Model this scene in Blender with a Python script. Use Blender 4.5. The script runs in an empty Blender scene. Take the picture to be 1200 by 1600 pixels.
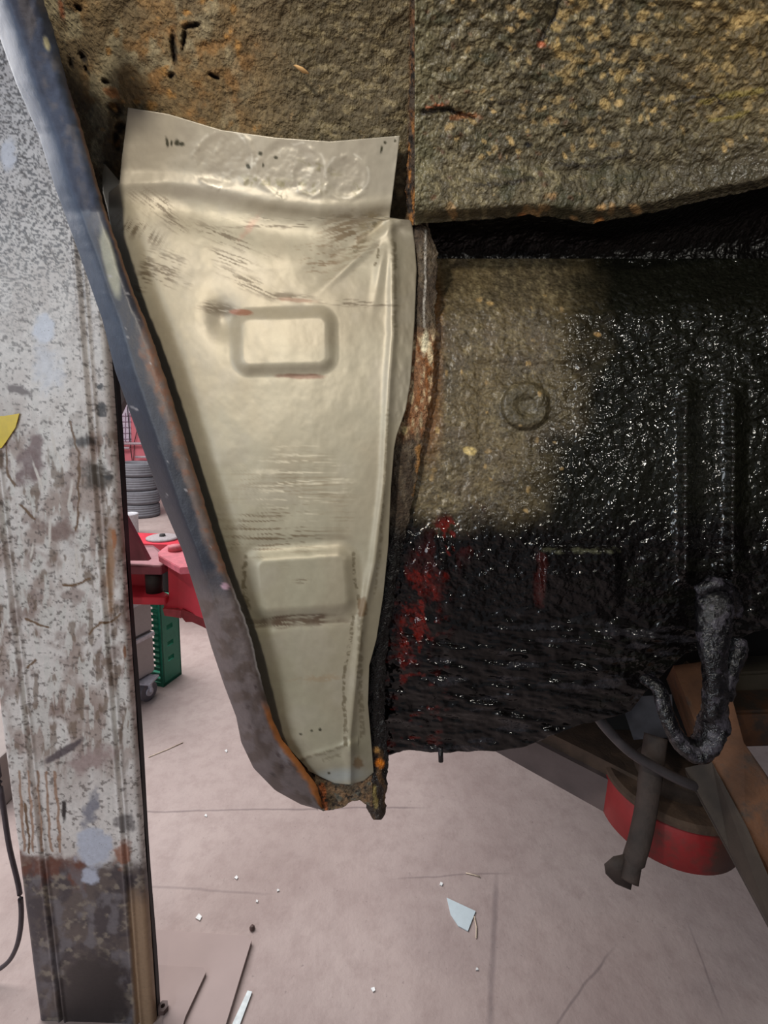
import bpy, bmesh, math, random
import numpy as np
from mathutils import Vector
random.seed(7); rng = np.random.default_rng(7)
SC = bpy.context.scene; COL = SC.collection

# ------------------------------------------------------------------ camera
F = 740.0; CX, CY = 600.0, 800.0; H = 1.6
down = np.array([-150.0, 3800.0, 740.0]); down /= np.linalg.norm(down)      # world "down" in camera axes (right, down, forward)
fw = np.array([0, 0, 1.0]); fh = fw - fw.dot(down) * down; fh /= np.linalg.norm(fh)
upc = -down; rt = np.cross(fh, upc)
R = np.array([rt, fh, upc])                # camera (right,down,fwd) -> world (x,y,z)
if np.linalg.det(R) > 0: pass
if R[0][0] < 0: R[0] *= -1
CAM = np.array([0, 0, H])
cam = bpy.data.cameras.new('camera'); co = bpy.data.objects.new('camera', cam); COL.objects.link(co)
cx, cyd, cf = R @ np.array([1, 0, 0]), R @ np.array([0, 1, 0]), R @ np.array([0, 0, 1])
from mathutils import Matrix
co.matrix_world = Matrix(((cx[0], -cyd[0], -cf[0], CAM[0]), (cx[1], -cyd[1], -cf[1], CAM[1]), (cx[2], -cyd[2], -cf[2], CAM[2]), (0, 0, 0, 1)))
cam.sensor_fit = 'VERTICAL'; cam.sensor_height = 32; cam.lens = 32 * F / 1600; cam.clip_start = 0.02; cam.clip_end = 200
SC.camera = co

# ------------------------------------------------------------------ world, lights, exposure
w = bpy.data.worlds.new('world'); SC.world = w; w.use_nodes = True
bg = w.node_tree.nodes['Background']; bg.inputs[0].default_value = (0.84, 0.90, 1.0, 1); bg.inputs[1].default_value = 0.15

def cpt(r, d, f): return CAM + R @ np.array([r, d, f])
def aim(o, target):
    v = Vector(target) - o.location; o.rotation_euler = v.to_track_quat('-Z', 'Y').to_euler()
def area(name, loc, target, size, energy, color, sy=None):
    l = bpy.data.lights.new(name, 'AREA'); l.energy = energy; l.color = color; l.size = size
    if sy: l.shape = 'RECTANGLE'; l.size_y = sy
    o = bpy.data.objects.new(name, l); COL.objects.link(o); o.location = loc; aim(o, target); return o
area('work_lamp', cpt(-0.24, -0.35, -0.06), cpt(-0.02, 0.05, 0.46), 0.05, 2.75, (1.0, 0.90, 0.76))
area('sparkle_lamp', cpt(0.42, -0.20, -0.02), cpt(0.30, 0.0, 0.5), 0.03, 0.75, (1.0, 0.95, 0.85))  # second lamp, added at the right to bring out sparkles
area('roof_light', (-3.6, 3.6, 4.6), (-2.0, 3.6, 0.0), 4.0, 520, (1.0, 0.96, 0.95), 6.0)
area('bay_door_light', (-3.2, -2.4, 2.4), (-0.3, 1.2, 0.8), 2.2, 82, (0.86, 0.93, 1.0), 2.2)
SC.view_settings.view_transform = 'Standard'; SC.view_settings.look = 'None'
SC.view_settings.exposure = 0.0; SC.view_settings.gamma = 1.0; SC.view_settings.use_curve_mapping = False

# ------------------------------------------------------------------ geometry helpers
def ray(px, py): return R @ np.array([(px - CX) / F, (py - CY) / F, 1.0])
def P(px, py, d): return CAM + ray(px, py) * d
def on_z(px, py, z): r = ray(px, py); return CAM + r * ((z - H) / r[2])
def on_y(px, py, y): r = ray(px, py); return CAM + r * (y / r[1])
def PA(PX, PY, D):
    v = np.stack([(PX - CX) / F, (PY - CY) / F, np.ones_like(PX)], -1) * D[..., None]
    return v @ R.T + CAM
def proj(W):
    c = (W - CAM) @ R
    return CX + F * c[..., 0] / c[..., 2], CY + F * c[..., 1] / c[..., 2]
def lin(c):
    c = np.asarray(c, float) / 255.0
    return np.where(c <= 0.04045, c / 12.92, ((c + 0.055) / 1.055) ** 2.4)
def ip(x, pts):
    a = np.array(pts, float); return np.interp(x, a[:, 0], a[:, 1])
def ss(a, b, x): t = np.clip((x - a) / (b - a), 0, 1); return t * t * (3 - 2 * t)
def _h(i, j, s):
    n = (i * 374761393 + j * 668265263 + s * 974711) & 0xffffffff
    n = ((n ^ (n >> 13)) * 1274126177) & 0xffffffff
    return ((n ^ (n >> 16)) & 0xffff) / 65535.0
def vn(x, y, s=0):
    i = np.floor(x).astype(np.int64); j = np.floor(y).astype(np.int64); u = x - i; v = y - j
    u = u * u * (3 - 2 * u); v = v * v * (3 - 2 * v)
    return (_h(i, j, s) * (1 - u) + _h(i + 1, j, s) * u) * (1 - v) + (_h(i, j + 1, s) * (1 - u) + _h(i + 1, j + 1, s) * u) * v
def fbm(x, y, s=0, o=4):
    t = 0; a = 0.5; f = 1.0
    for k in range(o): t = t + a * vn(x * f, y * f, s + k * 17); a *= 0.5; f *= 2.03
    return t / (1 - 0.5 ** o)
def turn(x, y, ang):
    c, s_ = math.cos(math.radians(ang)), math.sin(math.radians(ang)); return x * c + y * s_, -x * s_ + y * c

class Paint:
    def __init__(s, X, Y, base, wet=0.0):
        s.X, s.Y = X, Y; s.c = np.ones(X.shape + (3,)) * lin(base); s.w = np.ones(X.shape) * wet
    def mix(s, m, col, wet=None):
        m = np.clip(m, 0, 1); s.c = s.c * (1 - m[..., None]) + lin(col) * m[..., None]
        if wet is not None: s.w = s.w * (1 - m) + wet * m
    def ell(s, cx, cy, rx, ry, ang=0, soft=0.4, ns=0.0, fr=12.0, seed=0):
        u, v = turn(s.X - cx, s.Y - cy, ang); r = np.sqrt((u / rx) ** 2 + (v / ry) ** 2)
        if ns: r = r + ns * (fbm(s.X / fr, s.Y / fr, seed) - 0.5) * 2
        return 1 - ss(1 - soft, 1 + soft * 0.3, r)
    def line(s, pts, wd, ns=0.0, fr=8.0, seed=0):
        best = np.full(s.X.shape, 1e9)
        X = s.X + ns * (fbm(s.X / fr, s.Y / fr, seed) - .5) * 2; Y = s.Y + ns * (fbm(s.X / fr, s.Y / fr, seed + 5) - .5) * 2
        for (x0, y0), (x1, y1) in zip(pts[:-1], pts[1:]):
            dx, dy = x1 - x0, y1 - y0; L = dx * dx + dy * dy
            t = np.clip(((X - x0) * dx + (Y - y0) * dy) / L, 0, 1)
            best = np.minimum(best, np.hypot(X - x0 - t * dx, Y - y0 - t * dy))
        return 1 - ss(wd * 0.5, wd * 1.2, best)
    def spots(s, n, x0, y0, x1, y1, r0, r1, col, seed, wet=None, stretch=1.6):
        g = np.random.default_rng(seed)
        for k in range(n):
            cx, cy = g.uniform(x0, x1), g.uniform(y0, y1); r = g.uniform(r0, r1)
            sel = (abs(s.X - cx) < r * 3) & (abs(s.Y - cy) < r * 3)
            if not sel.any(): continue
            u, v = turn(s.X[sel] - cx, s.Y[sel] - cy, g.uniform(0, 180)); q = np.hypot(u / (r * stretch), v / r)
            q = q + 0.6 * (vn(s.X[sel] / (r + 1), s.Y[sel] / (r + 1), k) - .5)
            m = (1 - ss(0.6, 1.15, q)) * g.uniform(.5, 1)
            c = lin(np.array(col) * g.uniform(.8, 1.15)); s.c[sel] = s.c[sel] * (1 - m[:, None]) + c * m[:, None]
            if wet is not None: s.w[sel] = s.w[sel] * (1 - m) + wet * m

def mk(name, V, Fc, mat, parent=None, smooth=True, col=None, wet=None):
    me = bpy.data.meshes.new(name); V = np.asarray(V, float)
    if isinstance(Fc, np.ndarray) and Fc.ndim == 2 and Fc.shape[1] == 4:
        me.vertices.add(len(V)); me.vertices.foreach_set('co', V.ravel())
        me.loops.add(Fc.size); me.loops.foreach_set('vertex_index', Fc.ravel().astype(np.int32))
        me.polygons.add(len(Fc)); me.polygons.foreach_set('loop_start', np.arange(0, Fc.size, 4, dtype=np.int32))
        me.polygons.foreach_set('loop_total', np.full(len(Fc), 4, np.int32)); me.update(calc_edges=True); me.validate()
    else:
        me.from_pydata([tuple(v) for v in V], [], [tuple(int(i) for i in f) for f in Fc])
    me.polygons.foreach_set('use_smooth', [smooth] * len(me.polygons))
    if col is not None:
        a = me.color_attributes.new('Col', 'FLOAT_COLOR', 'POINT')
        c4 = np.ones((len(V), 4)); c4[:, :3] = col; c4[:, 3] = 1; a.data.foreach_set('color', c4.ravel())
        b = me.attributes.new('wet', 'FLOAT', 'POINT'); b.data.foreach_set('value', (np.zeros(len(V)) if wet is None else wet).ravel())
    me.materials.append(mat); o = bpy.data.objects.new(name, me); COL.objects.link(o)
    if parent: o.parent = parent
    return o
def gridf(n, m, off=0, flip=False):
    i, j = np.meshgrid(np.arange(n - 1), np.arange(m - 1), indexing='ij'); a = off + i * m + j
    f = np.stack([a, a + m, a + m + 1, a + 1], -1).reshape(-1, 4)
    return f[:, ::-1] if flip else f
def sheet(name, PX, PY, D, mat, parent, thick, paint=None):
    """a sheet of metal of real thickness: its front follows the depths D, its back lies thick behind"""
    n, m = PX.shape; A = PA(PX, PY, D).reshape(-1, 3); B = PA(PX, PY, D + thick).reshape(-1, 3); N = n * m
    f = [gridf(n, m), gridf(n, m, N, True)]
    idx = np.arange(N).reshape(n, m)
    for e, fl in ((idx[0], 0), (idx[-1], 1), (idx[:, 0], 1), (idx[:, -1], 0)):
        q = np.stack([e[:-1], e[1:], e[1:] + N, e[:-1] + N], -1); f.append(q[:, ::-1] if fl else q)
    col = wet = None
    if paint is not None:
        c = paint.c.reshape(-1, 3); col = np.vstack([c, c]); wt = paint.w.reshape(-1); wet = np.concatenate([wt, wt])
    return mk(name, np.vstack([A, B]), np.vstack(f), mat, parent, True, col, wet)

def box(bm, c, s, rot=None, bev=0.0):
    r = bmesh.ops.create_cube(bm, size=1.0); vs = r['verts']
    for v in vs:
        p = Vector((v.co.x * s[0], v.co.y * s[1], v.co.z * s[2]))
        if rot is not None: p.rotate(rot)
        v.co = p + Vector(c)
    if bev:
        es = list({e for v in vs for e in v.link_edges}); bmesh.ops.bevel(bm, geom=es, offset=bev, segments=2, affect='EDGES', profile=0.6)
def cyl(bm, p0, p1, r0, r1=None, seg=24, caps=True):
    p0, p1 = Vector(p0), Vector(p1); d = p1 - p0; q = d.to_track_quat('Z', 'Y'); r1 = r0 if r1 is None else r1
    a = [bm.verts.new(p0 + q @ Vector((r0 * math.cos(t), r0 * math.sin(t), 0))) for t in [2 * math.pi * k / seg for k in range(seg)]]
    b = [bm.verts.new(p1 + q @ Vector((r1 * math.cos(t), r1 * math.sin(t), 0))) for t in [2 * math.pi * k / seg for k in range(seg)]]
    for k in range(seg): bm.faces.new((a[k], a[(k + 1) % seg], b[(k + 1) % seg], b[k]))
    if caps: bm.faces.new(a[::-1]); bm.faces.new(b)
def prism(bm, pts, off):
    """a plate: outline points and an extrusion vector"""
    a = [bm.verts.new(Vector(p)) for p in pts]; b = [bm.verts.new(Vector(p) + Vector(off)) for p in pts]; n = len(a)
    bm.faces.new(a); bm.faces.new(b[::-1])
    for k in range(n): bm.faces.new((a[k], b[k], b[(k + 1) % n], a[(k + 1) % n]))
def tube(bm, pts, radii, seg=12, flat=1.0, noise=0.0, caps=True, updir=(0, 0, 1)):
    pts = [Vector(p) for p in pts]; n = len(pts)
    if not hasattr(radii, '__len__'): radii = [radii] * n
    rings = []; up = Vector(updir)
    for i, p in enumerate(pts):
        t = (pts[min(i + 1, n - 1)] - pts[max(i - 1, 0)]).normalized(); s = t.cross(up)
        s = s.normalized() if s.length > 1e-5 else Vector((1, 0, 0)); u = s.cross(t).normalized()
        ring = []
        for k in range(seg):
            a = 2 * math.pi * k / seg; rr = radii[i] * (1 + noise * (random.random() - .5))
            ring.append(bm.verts.new(p + s * math.cos(a) * rr + u * math.sin(a) * rr * flat))
        rings.append(ring)
    for a, b in zip(rings[:-1], rings[1:]):
        for k in range(seg): bm.faces.new((a[k], a[(k + 1) % seg], b[(k + 1) % seg], b[k]))
    if caps: bm.faces.new(rings[0][::-1]); bm.faces.new(rings[-1])
def smoothpath(pts, n=8):
    out = []; P_ = [Vector(p) for p in pts]
    for i in range(len(P_) - 1):
        a = P_[max(i - 1, 0)]; b = P_[i]; c = P_[i + 1]; d = P_[min(i + 2, len(P_) - 1)]
        for k in range(n):
            t = k / n; out.append(0.5 * ((2 * b) + (c - a) * t + (2 * a - 5 * b + 4 * c - d) * t * t + (3 * b - a - 3 * c + d) * t ** 3))
    out.append(P_[-1]); return out
def lathe(bm, prof, c, seg=40, axis=None):
    rings = []; q = Vector(axis).to_track_quat('Z', 'Y') if axis else None
    for r, z in prof:
        ring = []
        for k in range(seg):
            a = 2 * math.pi * k / seg; v = Vector((r * math.cos(a), r * math.sin(a), z))
            if q: v = q @ v
            ring.append(bm.verts.new(v + Vector(c)))
        rings.append(ring)
    for a, b in zip(rings, rings[1:]):
        for k in range(seg): bm.faces.new((a[k], a[(k + 1) % seg], b[(k + 1) % seg], b[k]))
def fin(name, bm, mat, parent=None, smooth=False):
    bmesh.ops.recalc_face_normals(bm, faces=bm.faces[:]); me = bpy.data.meshes.new(name); bm.to_mesh(me); bm.free()
    me.polygons.foreach_set('use_smooth', [smooth] * len(me.polygons)); me.materials.append(mat)
    o = bpy.data.objects.new(name, me); COL.objects.link(o)
    if parent: o.parent = parent
    return o
def tag(o, label=None, cat=None, group=None, kind=None):
    if label: o['label'] = label
    if cat: o['category'] = cat
    if group: o['group'] = group
    if kind: o['kind'] = kind
    return o
def thing(name, label, cat, group=None):
    """the Empty that parents a thing; kept at the world origin so that parts are built in place, then moved to the base"""
    o = bpy.data.objects.new(name, None); COL.objects.link(o); o.empty_display_size = .05; return tag(o, label, cat, group)
def rebase(o, loc):
    loc = Vector(loc)
    for ch in [c for c in bpy.data.objects if c.parent == o]:
        if ch.type == 'MESH':
            ch.data.transform(Matrix.Translation(-loc))
            for g in [c for c in bpy.data.objects if c.parent == ch]: g.data.transform(Matrix.Translation(-loc))
    o.location = loc

# ------------------------------------------------------------------ materials
def nodes(name):
    m = bpy.data.materials.new(name); m.use_nodes = True; nt = m.node_tree; b = nt.nodes['Principled BSDF']; return m, nt, b
def nz(nt, scale, detail=4, rough=.55, kind='noise', vec=None, dist=0.0):
    if kind == 'noise':
        n = nt.nodes.new('ShaderNodeTexNoise'); n.inputs['Scale'].default_value = scale; n.inputs['Detail'].default_value = detail
        n.inputs['Roughness'].default_value = rough; n.inputs['Distortion'].default_value = dist; out = n.outputs[0]
    else:
        n = nt.nodes.new('ShaderNodeTexVoronoi'); n.inputs['Scale'].default_value = scale; out = n.outputs[0]
    if vec is None:
        tc = nt.nodes.new('ShaderNodeTexCoord'); vec = tc.outputs['Object']
    nt.links.new(vec, n.inputs['Vector']); return out
def mp(nt, x, a, b, c, d):
    n = nt.nodes.new('ShaderNodeMapRange'); n.inputs[1].default_value = a; n.inputs[2].default_value = b; n.inputs[3].default_value = c; n.inputs[4].default_value = d
    nt.links.new(x, n.inputs[0]); return n.outputs[0]
def mixc(nt, f, a, b, mode='MIX'):
    n = nt.nodes.new('ShaderNodeMix'); n.data_type = 'RGBA'; n.blend_type = mode
    for i, v in ((0, f), (6, a), (7, b)):
        if isinstance(v, (int, float)): n.inputs[i].default_value = v
        elif isinstance(v, (tuple, list, np.ndarray)): n.inputs[i].default_value = tuple(v)[:3] + (1,)
        else: nt.links.new(v, n.inputs[i])
    return n.outputs[2]
def math_(nt, op, a, b=None):
    n = nt.nodes.new('ShaderNodeMath'); n.operation = op
    for i, v in enumerate((a, b)):
        if v is None: continue
        if isinstance(v, (int, float)): n.inputs[i].default_value = v
        else: nt.links.new(v, n.inputs[i])
    return n.outputs[0]
def bump(nt, bs, h, strength, dist, prev=None):
    n = nt.nodes.new('ShaderNodeBump'); n.inputs['Strength'].default_value = strength; n.inputs['Distance'].default_value = dist
    nt.links.new(h, n.inputs['Height'])
    if prev is not None: nt.links.new(prev, n.inputs['Normal'])
    nt.links.new(n.outputs[0], bs.inputs['Normal']); return n.outputs[0]
def painted(name, dry=.7, wet=.15, metal=0.0, scale=300, var=.35, bumps=((260, .5, .002),), spec=.5, fleck=None, vor=None, bd=3):
    """colour and wetness come from the surface's own stain attributes, grain and relief from noise"""
    m, nt, b = nodes(name)
    a = nt.nodes.new('ShaderNodeAttribute'); a.attribute_name = 'Col'; wv = nt.nodes.new('ShaderNodeAttribute'); wv.attribute_name = 'wet'
    g = mp(nt, nz(nt, scale, 5), .3, .7, 1 - var, 1 + var)
    v = nt.nodes.new('ShaderNodeVectorMath'); v.operation = 'SCALE'; nt.links.new(a.outputs['Color'], v.inputs[0]); nt.links.new(g, v.inputs['Scale'])
    c = v.outputs[0]
    if fleck: c = mixc(nt, mp(nt, nz(nt, fleck[0], 3, .6), fleck[1], fleck[1] + .05, 0, fleck[3]), c, lin(fleck[2]))
    nt.links.new(c, b.inputs['Base Color'])
    nt.links.new(mp(nt, wv.outputs['Fac'], 0, 1, dry, wet), b.inputs['Roughness']); b.inputs['Metallic'].default_value = metal
    b.inputs['Specular IOR Level'].default_value = spec
    p = None
    sm = mp(nt, wv.outputs['Fac'], 1, 2, 1, .12)
    for s_, st, di in bumps:
        p = bump(nt, b, nz(nt, s_, bd, .5), st, di, p); nt.links.new(math_(nt, 'MULTIPLY', sm, st), p.node.inputs['Strength'])
    if vor: p = bump(nt, b, nz(nt, vor[0], kind='voronoi'), vor[1], vor[2], p)
    return m
def plain(name, col, rough=.6, metal=0.0, var=.2, scale=60, bmp=.0, bscale=200, col2=None, thr=.55, bd=.002):
    m, nt, b = nodes(name); c = lin(col)
    out = mixc(nt, mp(nt, nz(nt, scale, 5), .3, .7, 0, 1), c * (1 - var), np.minimum(c * (1 + var), 1))
    if col2 is not None: out = mixc(nt, mp(nt, nz(nt, scale * .5, 6, .65), thr, thr + .1, 0, 1), out, lin(col2))
    nt.links.new(out, b.inputs['Base Color']); b.inputs['Roughness'].default_value = rough; b.inputs['Metallic'].default_value = metal
    if bmp: bump(nt, b, nz(nt, bscale, 4), bmp, bd)
    return m

M_panel = painted('bare_sheet_metal', dry=.62, wet=.36, metal=.18, scale=120, var=.05, bumps=((900, .04, .0005), (60, .1, .002)), spec=.5)
M_mud = painted('dried_mud_underseal', dry=.85, wet=.3, scale=240, var=.4, bumps=((90, .5, .006), (330, .8, .0035)), fleck=(120, .66, (150, 125, 90), .5))
M_fleck = painted('stone_chip_underseal', dry=.65, wet=.22, scale=320, var=.4, bumps=((110, .5, .006), (260, 1.0, .0032)), bd=1.5, fleck=(170, .67, (150, 130, 90), .6))
M_tar = painted('brushed_black_underseal', dry=.6, wet=.12, scale=340, var=.45, bumps=((70, .7, .005), (190, .7, .0034)), bd=1)
M_lip = painted('worn_blue_paint', dry=.6, wet=.4, scale=160, var=.14, bumps=((500, .18, .001), (80, .1, .003)), fleck=(700, .70, (120, 118, 125), .5))
M_rust = painted('scabby_rust', dry=.8, wet=.2, scale=300, var=.5, bumps=((150, .6, .005), (500, .8, .002)))
M_post = painted('grimy_white_paint', dry=.5, wet=.3, scale=90, var=.1, bumps=((120, .15, .002),), fleck=(300, .64, (70, 62, 60), .6))

# ------------------------------------------------------------------ floor and far wall
def floor_mat():
    m, nt, b = nodes('dusty_concrete'); tc = nt.nodes.new('ShaderNodeTexCoord'); ob = tc.outputs['Object']
    base = mixc(nt, mp(nt, nz(nt, 1.6, 6, .6, vec=ob), .3, .7, 0, 1), lin((160, 142, 138)), lin((184, 168, 163)))
    base = mixc(nt, mp(nt, nz(nt, 14, 6, .7, vec=ob), .45, .75, 0, .45), base, lin((136, 116, 112)))
    base = mixc(nt, mp(nt, nz(nt, 60, 4, .6, vec=ob), .66, .72, 0, .35), base, lin((95, 85, 85)))
    base = mixc(nt, mp(nt, nz(nt, 130, 3, .6, vec=ob), .74, .78, 0, .7), base, lin((225, 220, 215)))
    sp = nt.nodes.new('ShaderNodeSeparateXYZ'); nt.links.new(ob, sp.inputs[0])
    wob = mp(nt, nz(nt, 5, 3, vec=ob), 0, 1, -.012, .012)
    for a, c, wd, st in (((225, 1268), (640, 1262), .004, .5), ((775, 1390), (765, 1600), .008, .45), ((870, 1600), (945, 1500), .003, .5), ((1085, 1470), (1120, 1560), .003, .4), ((640, 1372), (770, 1365), .003, .4), ((225, 1385), (400, 1395), .004, .3)):
        p0, p1 = on_z(*a, 0), on_z(*c, 0); d = p1 - p0; L = float(np.hypot(d[0], d[1])); nx, ny = -d[1] / L, d[0] / L
        k = float(-(nx * p0[0] + ny * p0[1])); tx, ty = d[0] / L, d[1] / L; k2 = float(-(tx * p0[0] + ty * p0[1]))
        dist = math_(nt, 'ADD', math_(nt, 'ADD', math_(nt, 'MULTIPLY', sp.outputs[0], float(nx)), math_(nt, 'MULTIPLY', sp.outputs[1], float(ny))), k)
        dist = math_(nt, 'ABSOLUTE', math_(nt, 'ADD', dist, wob))
        al = math_(nt, 'ADD', math_(nt, 'ADD', math_(nt, 'MULTIPLY', sp.outputs[0], float(tx)), math_(nt, 'MULTIPLY', sp.outputs[1], float(ty))), k2)
        inn = math_(nt, 'MULTIPLY', mp(nt, al, -.08, .02, 0, 1), mp(nt, al, L - .02, L + .08, 1, 0))
        base = mixc(nt, math_(nt, 'MULTIPLY', mp(nt, dist, wd * .4, wd * 1.6, st, 0), inn), base, lin((100, 88, 90)))
    nt.links.new(base, b.inputs['Base Color']); b.inputs['Roughness'].default_value = .75
    p = bump(nt, b, nz(nt, 9, 6, .6, vec=ob), .25, .02); bump(nt, b, nz(nt, 70, 5, .6, vec=ob), .35, .003, p)
    return m
bm = bmesh.new(); prism(bm, [(-14, -4, 0), (14, -4, 0), (14, 16, 0), (-14, 16, 0)], (0, 0, -.15)); tag(fin('floor', bm, floor_mat()), kind='structure')
bm = bmesh.new(); prism(bm, [(-14, 13, 0), (14, 13, 0), (14, 13, 6), (-14, 13, 6)], (0, .2, 0)); tag(fin('wall_back', bm, plain('pale_wall', (196, 196, 200), .8)), kind='structure')

# ------------------------------------------------------------------ the car: one thing, everything welded together is a part
car = thing('car', 'raised car body seen inside its rusty front wheel arch with black underseal', 'car')

# lip boundaries in the photo's frame, each row of the arch
LIPL = [(-200, -110), (-60, -45), (0, -22), (60, 0), (130, 25), (210, 60), (290, 85), (400, 125), (500, 160), (580, 180), (650, 205), (720, 230), (790, 255), (860, 285), (940, 310), (1010, 330), (1070, 350), (1120, 369), (1160, 377), (1200, 396), (1235, 430), (1257, 470), (1266, 503)]
LIPR = [(-200, 10), (-60, 50), (0, 68), (50, 85), (130, 105), (190, 125), (260, 145), (330, 165), (400, 190), (460, 210), (520, 235), (600, 262), (690, 290), (770, 315), (850, 340), (920, 365), (980, 388), (1050, 405), (1120, 425), (1155, 440), (1190, 468), (1225, 494), (1266, 506)]
def d_arch(y): return ip(y, [(-260, .285), (-150, .305), (0, .350), (150, .398), (250, .430), (330, .458), (420, .468), (700, .478), (1000, .490), (1250, .505)])

# upper arch sheet (left of the seam), spanning behind the repair panel's top flange
X, Y = np.meshgrid(np.linspace(0, 1, 240), np.linspace(-200, 420, 230)); PYu = Y
xl = np.interp(Y, [p[0] for p in LIPR], [p[1] for p in LIPR]) - 34 + 20 * ss(150, 330, Y); PXu = xl + (664 - xl) * X
D = d_arch(PYu) + .012 + .006 * ss(330, 230, PXu) + .014 * ss(100, 20, PXu - xl) + .005 * (fbm(PXu / 90, PYu / 90, 3) - .5) + .003 * (fbm(PXu / 22, PYu / 22, 8) - .5)
gouge = np.zeros_like(D)
p = Paint(PXu, PYu, (98, 84, 60))
p.mix(ss(.40, .62, fbm(PXu / 70, PYu / 70, 21)), (112, 95, 66))
p.mix(ss(.5, .75, fbm(PXu / 38, PYu / 38, 31)) * (1 - ss(330, 440, PXu)), (116, 92, 58))
p.mix(ss(.52, .72, fbm(PXu / 24, PYu / 24, 44)) * p.ell(300, 110, 120, 120), (122, 92, 54))
p.mix(ss(.55, .7, fbm(PXu / 30, PYu / 46, 47)) * (1 - ss(280, 460, PXu)), (134, 124, 98))
p.mix(ss(380, 500, PXu + 60 * (fbm(PXu / 50, PYu / 50, 51) - .5)), (84, 74, 52), .25)
p.mix(ss(.52, .7, fbm(PXu / 12, PYu / 8, 61)) * ss(420, 520, PXu), (122, 110, 80), .5)
p.mix(p.line([(655, -100), (652, 60), (650, 180), (648, 350)], 13, 5, 14), (96, 64, 38), 0)
for k, (cx_, cy_, rx, ry, an) in enumerate([(272, 78, 5, 30, -5), (288, 60, 4, 26, 8), (268, 118, 6, 6, 0), (300, 40, 18, 5, -10), (130, 90, 5, 12, -30), (136, 110, 3, 14, -30), (180, 172, 16, 12, 30), (188, 200, 10, 10, 40), (183, 222, 6, 20, -10), (165, 128, 8, 5, 30), (122, 12, 10, 4, 50), (335, 120, 12, 4, 30), (112, 100, 4, 12, -20)]):
    m_ = p.ell(cx_, cy_, rx, ry, an, .5, .35, 6, k); p.mix(m_ * .95, (22, 16, 11)); gouge += m_
p.mix(p.ell(175, 145, 16, 9, 30, .5, .3, 5), (160, 112, 70)); p.mix(p.ell(96, 15, 5, 20, -10, .5, .3, 5), (120, 74, 46))
p.spots(60, 110, -80, 420, 330, 2, 6, (150, 112, 60), 5)
D = D + .004 * np.clip(gouge, 0, 1)
sheet('inner_arch', PXu, PYu, D, M_mud, car, .004, p)

# upper front panel (right of the seam), its lower lip overhangs a dark channel
BE = [(640, 352), (700, 346), (780, 341), (830, 336), (880, 342), (925, 349), (1000, 336), (1080, 318), (1200, 292), (1400, 250), (1700, 215)]
u, v = np.meshgrid(np.linspace(648, 1680, 410), np.linspace(0, 1, 190)); yb = ip(u, BE) + 5 * (fbm(u / 12, u * 0, 71) - .5)
PXb = u; PYb = -220 + (yb + 220) * v
D = ip(PYb, [(-260, .285), (-150, .303), (0, .348), (150, .393), (300, .438), (360, .450)]) - .015 * ss(1000, 1300, PXb) * v
D = D + .006 * (fbm(PXb / 80, PYb / 60, 5) - .5) + .004 * (fbm(PXb / 16, PYb / 16, 15) - .5) - .006 * ss(255, 300, PYb) * (1 - ss(320, 345, PYb)) + .012 * ss(.965, 1, v)
q = Paint(PXb, PYb, (76, 69, 51), .3)
q.mix(ss(.42, .68, fbm(PXb / 60, PYb / 60, 22)), (90, 82, 60), .2)
q.mix(ss(.5, .72, fbm(PXb / 9, PYb / 9, 26)) * .7, (138, 128, 98), .6)
q.mix(ss(.55, .8, fbm(PXb / 40, PYb / 30, 28)), (66, 64, 44), .2)
q.mix(ss(300, 60, PYb) * ss(980, 1120, PXb) * .7, (96, 80, 48), .1)
q.mix(p.ell(0, 0, 1, 1) * 0 if False else ss(900, 1150, PXb + (PYb - 300) * 1.2) * ss(190, 260, PYb) * .9, (78, 72, 58), 1.0)
q.mix(ss(700, 645, PXb) * .5, (110, 106, 78), .4)
q.spots(170, 700, -60, 1200, 250, 2.0, 5.5, (176, 150, 100), 9, 0); q.spots(90, 860, 0, 1200, 190, 2.5, 8, (166, 142, 92), 11, 0)
q.spots(14, 690, 300, 1010, 345, 4, 8, (176, 140, 92), 19, 0); q.spots(40, 660, 0, 900, 330, 2, 4, (104, 78, 56), 23, 0)
q.mix(q.ell(1160, 32, 34, 12, -25, .5, .4, 12, 3), (176, 150, 98), 0)
for pts, wd, c in (([(882, -20), (868, 20), (842, 66)], 3.5, (25, 22, 15)), ([(662, 175), (700, 172), (740, 185)], 4, (30, 20, 14)), ([(664, 168), (690, 166)], 3, (150, 84, 52)), ([(705, 182), (742, 180)], 4, (130, 84, 50)), ([(745, 290), (800, 285), (838, 278)], 3, (42, 36, 24)), ([(865, 258), (920, 258), (970, 245), (985, 232)], 3, (38, 32, 22)), ([(755, 160), (840, 158)], 2.5, (50, 44, 30)), ([(1100, 160), (1130, 150), (1190, 140)], 5, (130, 116, 60)), ([(1110, 190), (1170, 175)], 4, (130, 116, 60)), ([(1050, 160), (1110, 150), (1130, 165)], 3, (40, 32, 20))):
    q.mix(q.line(pts, wd, 6, 12) * .9, c, .1)
q.mix(q.ell(826, 226, 8, 5, 0, .4), (12, 10, 8)); q.mix(q.ell(846, 70, 8, 6), (170, 95, 60)); q.mix(q.ell(936, 346, 9, 6, -20), (190, 130, 70)); q.mix(q.ell(816, 338, 8, 6), (190, 130, 80))
D = D + .002 * q.line([(882, -20), (868, 20), (842, 66)], 4) + .003 * q.line([(662, 175), (700, 172), (740, 185)], 4) - .002 * q.line([(865, 258), (920, 258), (970, 245)], 8)
sheet('scuttle_panel', PXb, PYb, D, M_fleck, car, .004, q)
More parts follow.
